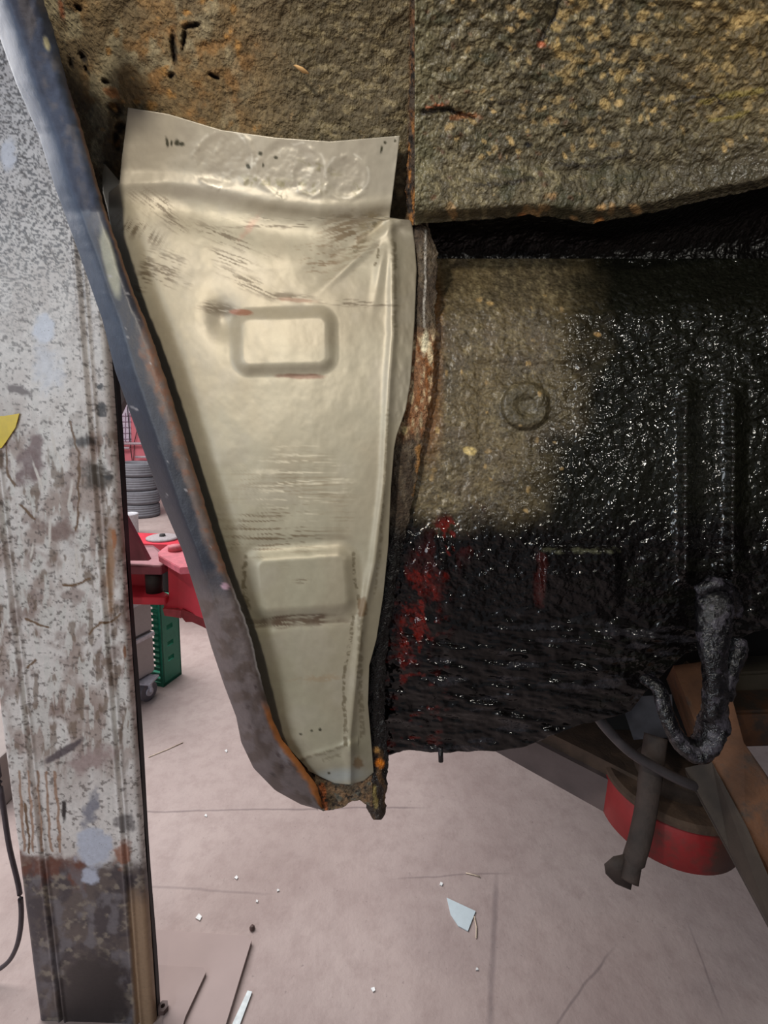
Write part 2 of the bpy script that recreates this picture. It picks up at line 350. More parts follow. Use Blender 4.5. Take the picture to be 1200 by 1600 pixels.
# the channel behind the overhanging lip
u, v = np.meshgrid(np.linspace(655, 1690, 160), np.linspace(0, 1, 24)); top = ip(u, BE) - 24
PXc = u; PYc = top + (440 - top) * v; D = .455 + .095 * np.sin(np.clip(v * 1.25, 0, 1) * math.pi / 2) + .004 * fbm(PXc / 20, PYc / 20, 4)
q = Paint(PXc, PYc, (16, 13, 11), .5); sheet('channel', PXc, PYc, D, M_tar, car, .004, q)  # near-black colour puts the shade under the lip into the channel

# lower front panel: textured, then wet black, rolling under at the bottom
CL = [(380, 668), (420, 672), (520, 668), (600, 662), (700, 648), (780, 636), (860, 618), (1000, 590), (1100, 582), (1180, 592), (1200, 596)]
CB = [(560, 1186), (600, 1182), (640, 1180), (660, 1172), (720, 1176), (800, 1173), (850, 1166), (880, 1152), (935, 1132), (975, 1122), (1010, 1112), (1040, 1070), (1090, 1020), (1130, 1012), (1160, 1002), (1200, 985), (1400, 950)]
uu, vv = np.meshgrid(np.linspace(0, 1, 530), np.linspace(0, 1, 430)); x0 = 600 + 1090 * uu; yb = ip(x0, CB) + 4 * (fbm(x0 / 14, x0 * 0, 77) - .5)
PYd = 404 + (yb - 404) * vv; xl = ip(PYd, CL) - 22; PXd = xl + (1690 - xl) * uu
t = (PYd - 392) / 800
D = .505 + .012 * t + .045 * np.clip((PYd - 900) / 280, 0, 1) ** 2 - .012 * ss(980, 820, PYd) * ss(400, 470, PYd)
D -= .010 * ss(1000, 1250, PXd)
for cx_ in (1073, 1147): D -= .0105 * np.exp(-((PXd - cx_) / 13) ** 2) * ss(585, 640, PYd) * (1 - ss(880, 925, PYd)) * (1 + .13 * np.sin(PYd / 2.9 + 3 * vn(PYd / 30, PXd / 30)))
r = np.hypot(PXd - 821, PYd - 634)
D += -.0055 * (1 - ss(33, 40, r)) + .0045 * (1 - ss(8, 20, r)) - .0010 * np.exp(-((r - 26) / 7) ** 2)
sq = np.maximum(abs(PXd - 822) / 78, abs(PYd - 638) / 72); D += .002 * (1 - ss(.92, 1.08, sq))
D -= .007 * ss(852, 862, PYd) * ss(842, 852, PXd) * (1 - ss(960, 975, PXd)) * (1 - ss(900, 960, PYd))
D += .022 * ss(500, 404, PYd)
D += .004 * (fbm(PXd / 70, PYd / 60, 6) - .5) + .0022 * (fbm(PXd / 11, PYd / 11, 16) - .5)
wv = ss(850, 960, PXd) * (1 - ss(600, 720, PYd)); a_, b_ = turn(PXd, PYd, -20); D += .0055 * wv * (fbm(a_ / 26, b_ / 8, 36) - .5)
ridge = sum(np.exp(-((PXd - c_ + 6) / 9) ** 2) for c_ in (1073, 1147)) * ss(600, 650, PYd) * (1 - ss(870, 920, PYd))
lo = ss(930, 1010, PYd); a_, b_ = turn(PXd, PYd, 8); D += .012 * lo * (fbm(a_ / 60, b_ / 13, 46) - .5)
mid = ss(800, 850, PYd); D += .004 * mid * (fbm(PXd / 16, PYd / 12, 56) - .5)
q = Paint(PXd, PYd, (76, 67, 50), .25)
q.mix(ss(.4, .65, fbm(PXd / 50, PYd / 50, 25)), (92, 80, 56), .2)
q.mix(ss(.5, .72, fbm(PXd / 7, PYd / 7, 27)) * .55, (128, 116, 88), .5)
q.mix(ss(.55, .75, fbm(PXd / 40, PYd / 40, 29)) * .5, (88, 78, 66), .5)
q.mix(ss(700, 670, PXd) * (1 - ss(620, 760, PYd)) * ss(400, 470, PYd), (128, 84, 40), .1)
q.mix(q.ell(822, 637, 52, 48, 0, .6) * .6, (74, 68, 50), .2)
q.mix(ss(820, 960, PXd + .35 * (PYd - 600) * (PYd > 600) + 90 * (fbm(PXd / 50, PYd / 50, 35) - .5)) * (1 - ss(380, 330, PYd)), (20, 20, 15), 1)
q.mix(ss(770, 850, PYd + 50 * (fbm(PXd / 40, PYd / 40, 45) - .5)), (9, 7, 7), 1); q.w = q.w + .6 * ridge + .9 * ss(900, 990, PYd) * (1 - ss(1100, 1250, PXd) * .4)
q.mix(ss(.55, .7, fbm(PXd / 30, PYd / 12, 65)) * ss(870, 950, PXd) * .4, (22, 23, 17), 1)
q.mix(ss(.48, .64, fbm(PXd / 16, PYd / 30, 75)) * q.line([(640, 1000), (668, 900), (700, 845), (740, 825)], 42, 10, 30), (40, 9, 8), 1)
q.mix(ss(.56, .66, fbm(turn(PXd, PYd, -25)[0] / 9, PYd / 22, 79)) * q.line([(640, 990), (664, 900), (700, 840)], 30, 10, 30), (92, 20, 13), 1)
q.mix(ss(.6, .7, fbm(PXd / 14, PYd / 9, 85)) * ss(720, 640, PXd) * ss(850, 960, PYd), (80, 18, 12), 1)
q.mix(q.line([(846, 870), (842, 940)], 9, 6, 10) * .5, (60, 16, 12), 1)
q.mix(q.line([(850, 860), (965, 861)], 4.5, 5, 7) * .75 * ss(.3, .5, fbm(PXd / 9, PYd / 9, 91)), (74, 74, 58), .9)  # highlight painted along the top edge of the ledge
q.mix(ss(.62, .70, fbm(PXd / 50, PYd / 10, 95)) * lo * .6, (44, 42, 46), 1)  # long grey streaks painted in for the floor's reflection
q.spots(30, 670, 460, 900, 800, 1.5, 4, (150, 125, 82), 31, .2); q.spots(1, 733, 703, 735, 705, 6, 6.5, (190, 168, 110), 2); q.spots(1, 933, 522, 935, 524, 3, 3.4, (150, 120, 76), 2)
front = sheet('bulkhead', PXd, PYd, D, M_tar, car, .004, q)
# body mass behind the visible metal, up over the arch and back along the car
bm = bmesh.new()
prism(bm, [(-.12, .72, 1.36), (1.9, .72, 1.36), (1.9, 4.2, 1.32), (-.12, 4.2, 1.32)], (0, 0, 1.1))
prism(bm, [(-.12, .36, 2.02), (1.9, .36, 2.02), (1.9, .72, 1.92), (-.12, .72, 1.92)], (0, 0, .5))
prism(bm, [(.95, .42, 1.35), (1.9, .42, 1.35), (1.9, .74, 1.35), (.95, .74, 1.35)], (0, 0, .9))
prism(bm, [(.56, -.9, 1.22), (1.9, -.9, 1.22), (1.9, .38, 1.22), (.56, .38, 1.22)], (0, 0, 1.0))
fin('body_shell', bm, plain('dark_body', (34, 30, 28), .7), car)

# old inner sheet behind the repair panel
yy, uu = np.meshgrid(np.linspace(330, 1232, 160), np.linspace(0, 1, 50), indexing='ij')
xl = ip(yy, LIPR) - 20; xr = ip(yy, CL) - 6; PXo = xl + (xr - xl) * uu
D = d_arch(yy) + .022 + .004 * fbm(PXo / 30, yy / 30, 2); q = Paint(PXo, yy, (58, 42, 28)); q.mix(ss(.5, .7, fbm(PXo / 30, yy / 30, 12)), (110, 66, 34))
sheet('old_inner_wing', PXo, yy, D, M_rust, car, .003, q)

# seam ridge above, ragged flange strip below
def strip(name, rows, mat, paintf, depth, n=300, m=26, side=.045, rag=3.0, seed=0):
    a = np.array(rows, float); y = np.linspace(a[0, 0], a[-1, 0], n)
    L = np.interp(y, a[:, 0], a[:, 1]) + rag * 2 * (fbm(y / 9, y * 0, seed) - .5); Rr = np.interp(y, a[:, 0], a[:, 2]) + rag * 2 * (fbm(y / 9, y * 0, seed + 3) - .5)
    u = np.concatenate([[0], np.linspace(0, 1, m), [1]]); PX = L[:, None] + (Rr - L)[:, None] * u[None]; PY = np.repeat(y[:, None], m + 2, 1)
    base = depth(PY); D = base - .004 * np.sin(np.pi * u)[None] + .003 * (fbm(PX / 9, PY / 14, seed + 9) - .5) + .002 * (fbm(PX / 3.5, PY / 5, seed + 12) - .5)
    D[:, 0] += side * .4; D[:, -1] += side
    q = Paint(PX, PY, (60, 48, 36)); paintf(q); return sheet(name, PX, PY, D, mat, car, .003, q)
def seam_paint(q):
    q.mix(ss(.4, .7, fbm(q.X / 8, q.Y / 30, 3)), (92, 62, 36)); q.mix(ss(.5, .7, fbm(q.X / 5, q.Y / 18, 9)) * ss(150, 230, q.Y), (150, 100, 46))
    q.mix(ss(.58, .7, fbm(q.X / 4, q.Y / 12, 19)), (20, 14, 10))
strip('seam_ridge', [(-200, 645, 664), (0, 643, 662), (150, 640, 662), (230, 638, 662), (300, 634, 660), (352, 640, 662)], M_rust, seam_paint, lambda y: d_arch(y) + .004, side=.012, rag=3)
def fl_paint(q):
    q.mix(ss(.4, .7, fbm(q.X / 9, q.Y / 20, 5)), (84, 72, 56), .4)
    rz = ss(505, 535, q.Y + 14 * (fbm(q.X / 5, q.Y / 8, 15) - .5)) * (1 - ss(650, 700, q.Y + 20 * (fbm(q.X / 5, q.Y / 8, 16) - .5)))
    q.mix(rz, (128, 90, 60), .2); q.mix(rz * ss(.5, .66, fbm(q.X / 7, q.Y / 12, 8)), (196, 176, 140)); q.mix(rz * ss(.55, .7, fbm(q.X / 6, q.Y / 16, 18)), (124, 76, 36))
    q.mix(q.ell(664, 535, 6, 22, 5, .5, .3, 6), (214, 206, 176)); q.mix(q.ell(632, 672, 5, 8, 0, .5), (200, 180, 130))
    q.mix(q.line([(666, 360), (664, 440), (662, 510)], 1.6, 2, 20) * .7, (180, 176, 168), 1)  # thin pale line painted as a highlight down the strip
    q.mix(q.line([(655, 700), (655, 745), (648, 770)], 5, 5, 8), (140, 100, 52)); q.mix(ss(800, 850, q.Y), (16, 14, 13), 1)
    q.mix(ss(1165, 1185, q.Y) * ss(.42, .6, fbm(q.X / 9, q.Y / 14, 28)), (84, 58, 28), .7); q.mix(q.ell(593, 1192, 9, 8, 0, .4, .3, 6), (206, 116, 20), .8); q.mix(q.ell(588, 1172, 6, 5), (170, 128, 70), .9)
    q.mix(q.line([(584, 1230), (588, 1262)], 4, 4, 6), (150, 132, 70), .8); q.mix(ss(1210, 1240, q.Y) * .5, (60, 46, 34), .3)
strip('seam_flange', [(345, 640, 668), (400, 640, 684), (520, 634, 680), (600, 626, 676), (690, 606, 660), (780, 600, 646), (860, 592, 628), (1000, 574, 606), (1100, 566, 600), (1180, 564, 608), (1205, 566, 606), (1240, 568, 604), (1262, 572, 602), (1272, 579, 600), (1281, 586, 595)], M_rust, fl_paint, lambda y: d_arch(y) + .010 + .0 * y, side=.035, rag=3.5, seed=40)

# ragged bottom tab between lip and flange
uu, vv = np.meshgrid(np.linspace(0, 1, 70), np.linspace(0, 1, 40)); px = 492 + 90 * uu
yb = ip(px, [(492, 1262), (505, 1267), (520, 1266), (535, 1262), (550, 1252), (562, 1250), (570, 1256), (582, 1262)]) + 3 * (fbm(px / 6, px * 0, 9) - .5); PYt = 1205 + (yb - 1205) * vv
q = Paint(px, PYt, (92, 76, 56), .2); q.mix(ss(.45, .65, fbm(px / 14, PYt / 14, 2)), (114, 88, 62)); q.mix(ss(.55, .7, fbm(px / 8, PYt / 8, 7)), (86, 84, 74)); q.mix(q.line([(502, 1228), (508, 1262)], 5, 4, 5), (150, 84, 44)); q.mix(ss(.62, .7, fbm(px / 5, PYt / 5, 33)), (40, 30, 22))
sheet('bottom_tab', px, PYt, d_arch(PYt) + .006 + .003 * (fbm(px / 10, PYt / 10, 5) - .5), M_rust, car, .003, q)

# wing lip: rounded edge, painted blue, its return turned back towards the arch
n, m = 430, 34; y = np.linspace(-200, 1264, n); L = ip(y, LIPL); Rr = ip(y, LIPR) + 1.6 * (fbm(y / 9, y * 0, 6) - .5) * 2
PYl = np.repeat(y[:, None], m + 4, 1); u = np.concatenate([[0, 0], np.linspace(0, 1, m), [1, 1]]); PXl = L[:, None] + (Rr - L)[:, None] * u[None]
base = d_arch(y)[:, None] - .034 + .024 * ss(1050, 1250, y)[:, None]
D = base + .030 * np.clip(1 - u / .42, 0, 1)[None] ** 1.6 + .006 * np.clip((u - .75) / .25, 0, 1)[None] ** 2
D = D + .0022 * (fbm(PXl / 24, PYl / 60, 7) - .5) + .0012 * (fbm(PXl / 6, PYl / 6, 17) - .5) * ss(900, 1000, PYl)
D[:, 0] += .03; D[:, 1] += .012; D[:, -2] += .006; D[:, -1] += .012
q = Paint(PXl, PYl, (34, 37, 49), .6); U = np.broadcast_to(u[None], PXl.shape)
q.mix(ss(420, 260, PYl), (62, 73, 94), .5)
q.mix(ss(.5, .28, U + .12 * (fbm(PXl / 20, PYl / 60, 13) - .5)) * .55 * ss(760, 400, PYl), (74, 90, 112), .7)  # slanted outer facet painted lighter blue for the daylight it faces
q.mix(ss(.5, .68, fbm(PXl / 22, PYl / 34, 14)) * ss(.45, .6, U) * ss(520, 100, PYl) * .9, (92, 93, 100), .2)
q.mix(q.ell(172, 410, 11, 62, -13, .35, .12, 14), (120, 122, 112), .5); q.mix(q.ell(73, 68, 5, 13, -15, .5), (176, 172, 140))
rim = ss(.80, 1.0, U + .25 * (fbm(PXl / 14, PYl / 22, 24) - .5) + .22 * ss(480, 560, PYl) * (1 - ss(850, 940, PYl)))
q.mix(rim * ss(440, 560, PYl) * (1 - ss(900, 960, PYl)), (92, 80, 76), .1); q.mix(ss(.9, .98, U) * ss(100, 200, PYl), (100, 72, 54), .1)
q.mix(rim * ss(.5, .62, fbm(PXl / 7, PYl / 9, 34)) * ss(480, 560, PYl) * (1 - ss(900, 960, PYl)), (104, 74, 60), .1)
low = ss(885, 960, PYl + 30 * (fbm(PXl / 20, PYl / 20, 54) - .5)); q.mix(low, (94, 84, 84), .25); q.mix(low * ss(.5, .66, fbm(PXl / 16, PYl / 16, 64)), (78, 66, 62), .2)
q.mix(q.ell(455, 1170, 22, 26, 30, .3, .3, 10) * .7, (122, 116, 120), .3)
q.mix(low * ss(.78, .9, U + .1 * (fbm(PXl / 5, PYl / 8, 74) - .5)) * ss(1090, 1120, PYl), (156, 96, 48), .2); q.mix(ss(.93, .98, U) * low * (1 - ss(1040, 1090, PYl)), (150, 146, 150), .3)
q.mix(q.ell(352, 916, 8, 5), (160, 130, 146)); q.spots(60, 170, 420, 330, 880, 1, 2.4, (128, 128, 134), 61, .5); q.spots(14, 380, 1000, 470, 1240, 2, 4, (52, 40, 40), 62)
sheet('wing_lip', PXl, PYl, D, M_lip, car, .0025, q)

# tar coated bracket loop and hanging bits
bm = bmesh.new()
pth = smoothpath([P(1118, 905, .500), P(1116, 945, .485), P(1115, 1010, .478), P(1118, 1080, .478), P(1112, 1140, .482), P(1092, 1172, .486), P(1064, 1160, .488), P(1042, 1118, .492), P(1030, 1078, .500), P(1010, 1060, .515)], 10)
rad = np.interp(np.linspace(0, 1, len(pth)), [0, .1, .3, .5, .6, .72, .85, 1], [.010, .017, .014, .015, .015, .011, .008, .010])
tube(bm, pth, list(rad), 20, .7, .16)
tube(bm, smoothpath([P(1092, 925, .490), P(1116, 912, .482), P(1142, 926, .49), P(1150, 960, .50)], 6), .007, 10, 1, .25)
tube(bm, smoothpath([P(1150, 1000, .495), P(1150, 1020, .49), P(1136, 1050, .485), P(1128, 1090, .485)], 6), .010, 10, 1, .25)
bk = fin('bracket_loop', bm, None or plain('glossy_tar', (14, 13, 16), .2, 0, .6, 120, .9, 170, (58, 55, 62), .52, .004), car, True)
bm = bmesh.new(); tube(bm, [P(688, 1168, .52), P(689, 1190, .52)], .0028, 10, 1, .3); fin('drain_stub', bm, bpy.data.materials['glossy_tar'], car, True)
M_brown = plain('brown_rusted_steel', (92, 58, 34), .75, 0, .35, 30, .5, 180, (58, 46, 38), .5)
def beam(name, pts, wid, hgt, mat, side=(0, 0, 1)):
    a, b = [Vector(x) for x in pts]; t = (b - a).normalized(); s_ = t.cross(Vector(side)).normalized(); u_ = s_.cross(t).normalized(); bm = bmesh.new()
    v = [bm.verts.new(p_ + s_ * sx * wid / 2 + u_ * sz * hgt / 2) for p_ in (a, b) for sx, sz in ((-1, -1), (1, -1), (1, 1), (-1, 1))]
    for f in ((0, 1, 2, 3), (7, 6, 5, 4), (0, 4, 5, 1), (1, 5, 6, 2), (2, 6, 7, 3), (3, 7, 4, 0)): bm.faces.new([v[i] for i in f])
    bmesh.ops.bevel(bm, geom=bm.edges[:], offset=.004, segments=2, affect='EDGES')
    return fin(name, bm, mat, car, False)
# outrigger: brown face with a grey side, runs down to the right towards the viewer
bm = bmesh.new()
prism(bm, [P(1052, 1040, .66), P(1128, 1030, .66), P(1162, 1160, .60), P(1215, 1235, .56), P(1330, 1420, .50), P(1460, 1620, .455), P(1366, 1668, .455), P(1235, 1450, .50), P(1165, 1290, .56), P(1110, 1190, .61)], P(1120, 1190, .66) - P(1140, 1180, .60))
fin('outrigger', bm, M_brown, car)
bm = bmesh.new()
prism(bm, [P(1070, 1200, .615), P(1112, 1190, .605), P(1167, 1292, .555), P(1237, 1452, .495), P(1368, 1670, .45), P(1340, 1690, .46), P(1215, 1470, .505), P(1140, 1330, .575)], P(1100, 1210, .64) - P(1100, 1200, .60))
fin('outrigger_side', bm, plain('dull_brown_grey', (56, 47, 40), .8, 0, .25, 30, .3), car)
beam('crossmember', (P(1080, 1062, .74), P(1420, 1040, .74)), .05, .042, plain('olive_brown', (66, 58, 46), .8, 0, .3, 25, .3))
beam('crossmember', (P(1100, 1122, .70), P(1420, 1112, .70)), .06, .058, M_brown)
bm = bmesh.new(); prism(bm, [P(968, 1090, .66), P(1050, 1085, .66), P(1052, 1152, .66), P(990, 1156, .66)], P(1000, 1100, .68) - P(1000, 1100, .66)); fin('floor_plate', bm, plain('grey_floor_plate', (70, 70, 76), .6), car)
bm = bmesh.new(); tube(bm, smoothpath([P(925, 1105, .60), P(945, 1135, .60), P(985, 1175, .60), P(1035, 1205, .60), P(1085, 1228, .61), P(1130, 1238, .66)], 8), .0065, 12); fin('brake_pipe', bm, plain('dark_pipe', (58, 54, 56), .4), car, True)
# rusty hanging stay with a foot
bm = bmesh.new()
tube(bm, smoothpath([P(1025, 1150, .63), P(1018, 1200, .62), P(1010, 1260, .61), P(1000, 1310, .60), P(990, 1345, .595), P(984, 1378, .59)], 6), [.014] * 10 + [.013] * 15 + [.010] * 6, 14, .5)
prism(bm, [P(944, 1350, .60), P(958, 1338, .60), P(985, 1332, .60), P(992, 1360, .60), P(986, 1390, .60), P(962, 1380, .60), P(946, 1364, .60)], P(960, 1362, .622) - P(960, 1360, .60))
fin('hanging_stay', bm, plain('stay_rust', (46, 35, 30), .75, 0, .4, 50, .4), car, True)
bm = bmesh.new(); prism(bm, [P(905, 960, .80), P(1500, 900, .80), P(1500, 1128, .80), P(1160, 1150, .80), P(1000, 1185, .80), P(940, 1170, .80)], P(1000, 1000, .9) - P(1000, 1000, .8)); fin('dark_backing', bm, plain('black_backing', (24, 21, 20), .8), car)  # flat dark backing added behind the beams for the dim underside
rebase(car, (.4, 1.2, 1.25))

# ------------------------------------------------------------------ bare metal repair panel
rp = thing('repair_panel', 'bare metal repair panel with two pressed rectangles, offered up inside the wheel arch', 'panel')
TOP = [(0, 168), (.15, 178), (.35, 203), (.55, 215), (.75, 221), (1, 212)]
BOT = [(0, 1205), (.15, 1214), (.35, 1224), (.6, 1226), (.85, 1220), (1, 1207)]
LE = [(160, 201), (168, 200), (210, 195), (250, 190), (285, 187), (286, 187), (300, 170), (330, 168)] + [(a, b - 8) for a, b in LIPR if a >= 400 and a < 1150] + [(1170, 452), (1200, 480), (1226, 492)]
RE = [(160, 627), (212, 625), (340, 609), (341, 610), (343, 640), (350, 644), (380, 648), (420, 651), (500, 648), (560, 644), (600, 641), (640, 634), (680, 620), (700, 616), (760, 611), (850, 607), (930, 599), (1000, 588), (1040, 577), (1100, 575), (1170, 581), (1210, 584), (1230, 582)]
CRS = [(160, 606), (300, 606), (400, 613), (520, 613), (600, 607), (750, 600), (880, 584), (960, 566), (1050, 556), (1150, 546), (1240, 546)]
def panel_depth(X, Y):
    cr = ip(X, [(180, 287), (260, 285), (340, 297), (420, 318), (500, 330), (560, 328), (610, 322)])          # fold between top flange and body
    body = ip(Y, [(285, .449), (330, .453), (420, .459), (700, .467), (1000, .479), (1250, .493)])
    fl = .449 - (cr - Y) * .00027
    k = ss(cr - 14, cr + 14, Y); D = fl * (1 - k) + body * k - .0035 * np.exp(-((Y - cr) / 13) ** 2)
    D += .004 * np.exp(-((Y - cr - 42) / 30) ** 2) * ss(200, 300, X)
    # pressed rectangles
    for cx_, cy_, hx, hy, an, rr, hgt, bw in ((444, 533, 84, 54, -1.5, 30, .0066, 21), (472, 911, 85, 56, -4, 28, .0064, 21)):
        u, v = turn(X - cx_, Y - cy_, an); qx, qy = np.abs(u) - hx + rr, np.abs(v) - hy + rr
        sd = np.hypot(np.maximum(qx, 0), np.maximum(qy, 0)) + np.minimum(np.maximum(qx, qy), 0) - rr
        D -= hgt * (1 - ss(-bw, 2, sd)); D += .0012 * np.exp(-((sd - 8) / 7) ** 2) * (cy_ > 700)
    u, v = turn(X - 350, Y - 500, -8); D += .006 * np.exp(-(u / 22) ** 2 - (v / 30) ** 2)                       # dent beside the first
    c = ip(Y, CRS); D -= .0030 * np.exp(-((X - c) / 7) ** 2) * ss(330, 380, Y); D += np.clip(X - c - 2, 0, 60) * .00032 * ss(330, 380, Y)
    # crumpled dish at the upper right
    u, v = turn(X - 540, Y - 400, -38); D += .0045 * np.exp(-(u / 90) ** 2 - (v / 26) ** 2); u, v = turn(X - 565, Y - 395, -42); D -= .005 * np.exp(-(u / 70) ** 2 - (v / 9) ** 2) * ss(330, 350, Y)
    u, v = turn(X - 598, Y - 400, -80); D -= .003 * np.exp(-(u / 60) ** 2 - (v / 8) ** 2)
    for cx_, cy_, r_ in ((350, 250, 46), (448, 262, 46), (486, 276, 30), (540, 278, 34)):      # hammered circles in the flange
        r = np.hypot(X - cx_, Y - cy_); D += .0006 * (1 - ss(r_ - 14, r_, r)) - .0005 * np.exp(-((r - r_ + 10 * fbm(X / 20, Y / 20, cx_) - 5) / 5) ** 2) * ss(.5, .62, fbm(X / 26, Y / 26, cx_)) + .0012 * (fbm(X / 16, Y / 16, cx_ + 4) - .5) * (1 - ss(r_ - 14, r_, r))
    e = X - ip(Y, LIPR); D += .016 * ss(52, -12, e) ** 1.5 * ss(285, 330, Y)
    D += .010 * ss(1185, 1232, Y) + .0014 * np.exp(-((Y - (1186 - (X - 470) * .3)) / 6) ** 2) * (X < 560) * -1
    r = np.hypot(X - 548, Y - 1172); D -= .004 * np.exp(-(r / 11) ** 2)
    D += .0030 * (fbm(X / 130, Y / 160, 2) - .5) + .0012 * (fbm(X / 38, Y / 45, 4) - .5)
    D += .0011 * (fbm(X / 9, Y / 22, 14) - .5) * ss(610, 622, X) * ss(900, 600, Y)
    return D
uu, vv = np.meshgrid(np.linspace(0, 1, 240), np.linspace(0, 1, 560)); PY = ip(uu, TOP) + (ip(uu, BOT) - ip(uu, TOP)) * vv
xl, xr = ip(PY, LE), ip(PY, RE); PX = xl + (xr - xl) * uu
q = Paint(PX, PY, (164, 157, 138), .62); q.mix(ss(560, 1000, PY), (156, 151, 131))
q.mix(ss(.35, .7, fbm(PX / 90, PY / 120, 3)) * .6, (152, 142, 122)); q.mix(ss(330, 290, PY) * .6, (178, 172, 158), .9); q.mix(ss(.5, .7, fbm(PX / 60, PY / 60, 9)) * .35, (164, 157, 143))  # top flange also painted lighter for the light it catches
st = fbm(PX / 60, PY / 2.6, 11, 3); q.mix(ss(.52, .72, st) * q.ell(460, 790, 115, 90, 0, .8, .5, 30) * .55, (128, 114, 90)); q.mix(ss(.5, .66, st) * q.ell(425, 830, 75, 40, 0, .7, .6, 26) * .9, (104, 90, 68)); q.mix(ss(.55, .7, fbm(PX / 60, PY / 2.6, 13, 3)) * q.ell(470, 755, 80, 60, 0, .7, .3), (204, 196, 174))
def rub(cx_, cy_, rx, ry, an, col=(96, 84, 66), k=.85, fx=26, fy=2.4, seed=1, th=.5):
    u, v = turn(PX, PY, an); q.mix(ss(th, th + .14, fbm(u / fx, v / fy, seed, 3)) * q.ell(cx_, cy_, rx, ry, an, .8, .5, 20, seed) * k, col, .3)
rub(245, 320, 46, 22, 38, seed=1); rub(272, 350, 24, 14, 30, seed=2); rub(350, 370, 70, 12, 22, seed=3, fy=1.8); rub(360, 405, 50, 18, 20, seed=4); rub(220, 360, 16, 60, -60, seed=5, th=.46); rub(228, 430, 14, 60, 15, seed=6); rub(258, 420, 40, 34, 22, seed=7, th=.56)
rub(395, 445, 60, 14, 24, seed=8); rub(452, 463, 50, 7, 3, seed=9, th=.4); rub(560, 474, 70, 7, 3, seed=10); rub(345, 484, 34, 14, 8, seed=11, th=.42); rub(545, 372, 46, 44, -14, (112, 96, 72), .9, 22, 2.6, 12, .46); rub(505, 400, 40, 40, -6, (118, 98, 72), .8, 20, 2.4, 13, .56)
rub(470, 352, 160, 8, 0, seed=14, th=.6); rub(580, 350, 26, 22, -30, (140, 128, 100), .9, 12, 3, 15, .4)
q.mix(q.ell(376, 488, 20, 5.5, 3, .3, .2, 6) * .8, (138, 88, 66)); q.mix(q.ell(462, 469, 34, 4, 4, .5, .3, 8) * .7, (128, 96, 76)); q.mix(q.ell(470, 588, 42, 5, 1, .4, .3, 9) * .85, (120, 88, 72)); q.mix(q.ell(392, 352, 26, 7, -52, .7, .5, 10) * .3, (170, 104, 90))
q.mix(q.ell(322, 500, 28, 42, 0, .8) * .0, (150, 140, 110))
for pts, wd, k, sd in (([(612, 375), (616, 430), (617, 480), (616, 520)], 4, .5, 1), ([(618, 380), (618, 420)], 3, .6, 2), ([(606, 640), (600, 760), (594, 860), (584, 935)], 2.4, .45, 3), ([(384, 870), (380, 910), (388, 950)], 4, .8, 4), ([(552, 865), (555, 910), (560, 935)], 3, .7, 5), ([(568, 935), (563, 980), (562, 1050), (566, 1150)], 5, .55, 6), ([(552, 965), (546, 1010), (537, 1060), (538, 1100), (541, 1165)], 3.2, .8, 7), ([(470, 1187), (510, 1176), (540, 1164)], 3, .6, 8), ([(505, 1188), (530, 1180)], 3, .5, 9), ([(526, 340), (596, 338)], 5, .3, 10), ([(592, 385), (590, 400), (586, 415)], 2.5, .9, 11), ([(585, 350), (570, 372), (552, 398)], 4, .7, 12)):
    q.mix(q.line(pts, wd, 3, 7, sd) * k * ss(.32, .55, fbm(PX / 7, PY / 3.0, sd + 20, 3)), (98, 88, 66), .3)
q.mix(q.ell(566, 948, 9, 16, 0, .3, .4, 6), (118, 100, 76)); rub(460, 972, 85, 10, -2, (92, 74, 58), .95, 40, 3, 31, .36); rub(460, 964, 80, 4, -3, (84, 66, 50), .9, 60, 4, 32, .3); rub(500, 1060, 46, 9, -3, (150, 132, 106), .6, 10, 3, 33, .45); rub(473, 908, 16, 5, -2, (110, 98, 78), .9, 20, 2.4, 34, .4); q.mix(q.ell(560, 1192, 9, 10, 0, .6, .6, 5, 8) * .8, (120, 96, 64)); q.mix(q.ell(530, 1212, 50, 14, -4, .8) * .5, (170, 184, 188), .8)
for a in ((261, 222, 3, 10, -8), (268, 224, 2, 6, 0), (276, 223, 5, 6, 0), (284, 225, 5, 4, 0), (407, 240, 4, 4, 0), (431, 246, 4, 3, 20), (388, 260, 4, 6, -35), (411, 258, 2, 5, 0), (596, 234, 2, 7, 8), (602, 223, 3, 3, 0), (617, 220, 2, 2.5, 0), (500, 1140, 3, 2.5, 0), (487, 1142, 2.4, 2, 0), (470, 1147, 3, 2, 0), (514, 1208, 3, 2, 0)): q.mix(q.ell(*a, .5, .3, 3), (62, 60, 44))
q.mix(ss(.45, .65, fbm(PX / 7, PY / 7, 41)) * (q.ell(400, 285, 50, 12, 5, .7) + q.ell(470, 292, 50, 14, 5, .7) + q.ell(500, 262, 40, 8, 20, .7) + q.ell(560, 295, 12, 14)) * .7, (140, 134, 104), .8)
for cx_, cy_, r_ in ((350, 252, 44), (470, 266, 38), (542, 278, 34)):
    r = np.hypot(PX - cx_, PY - cy_ + 8 * fbm(PX / 20, PY / 20, 9)); q.mix(np.exp(-((r - r_) / 2) ** 2) * ss(.5, .62, fbm(PX / 18, PY / 18, cx_)) * .5, (222, 218, 204), 1)
sheet('pressed_sheet', PX, PY, panel_depth(PX, PY), M_panel, rp, .0016, q)
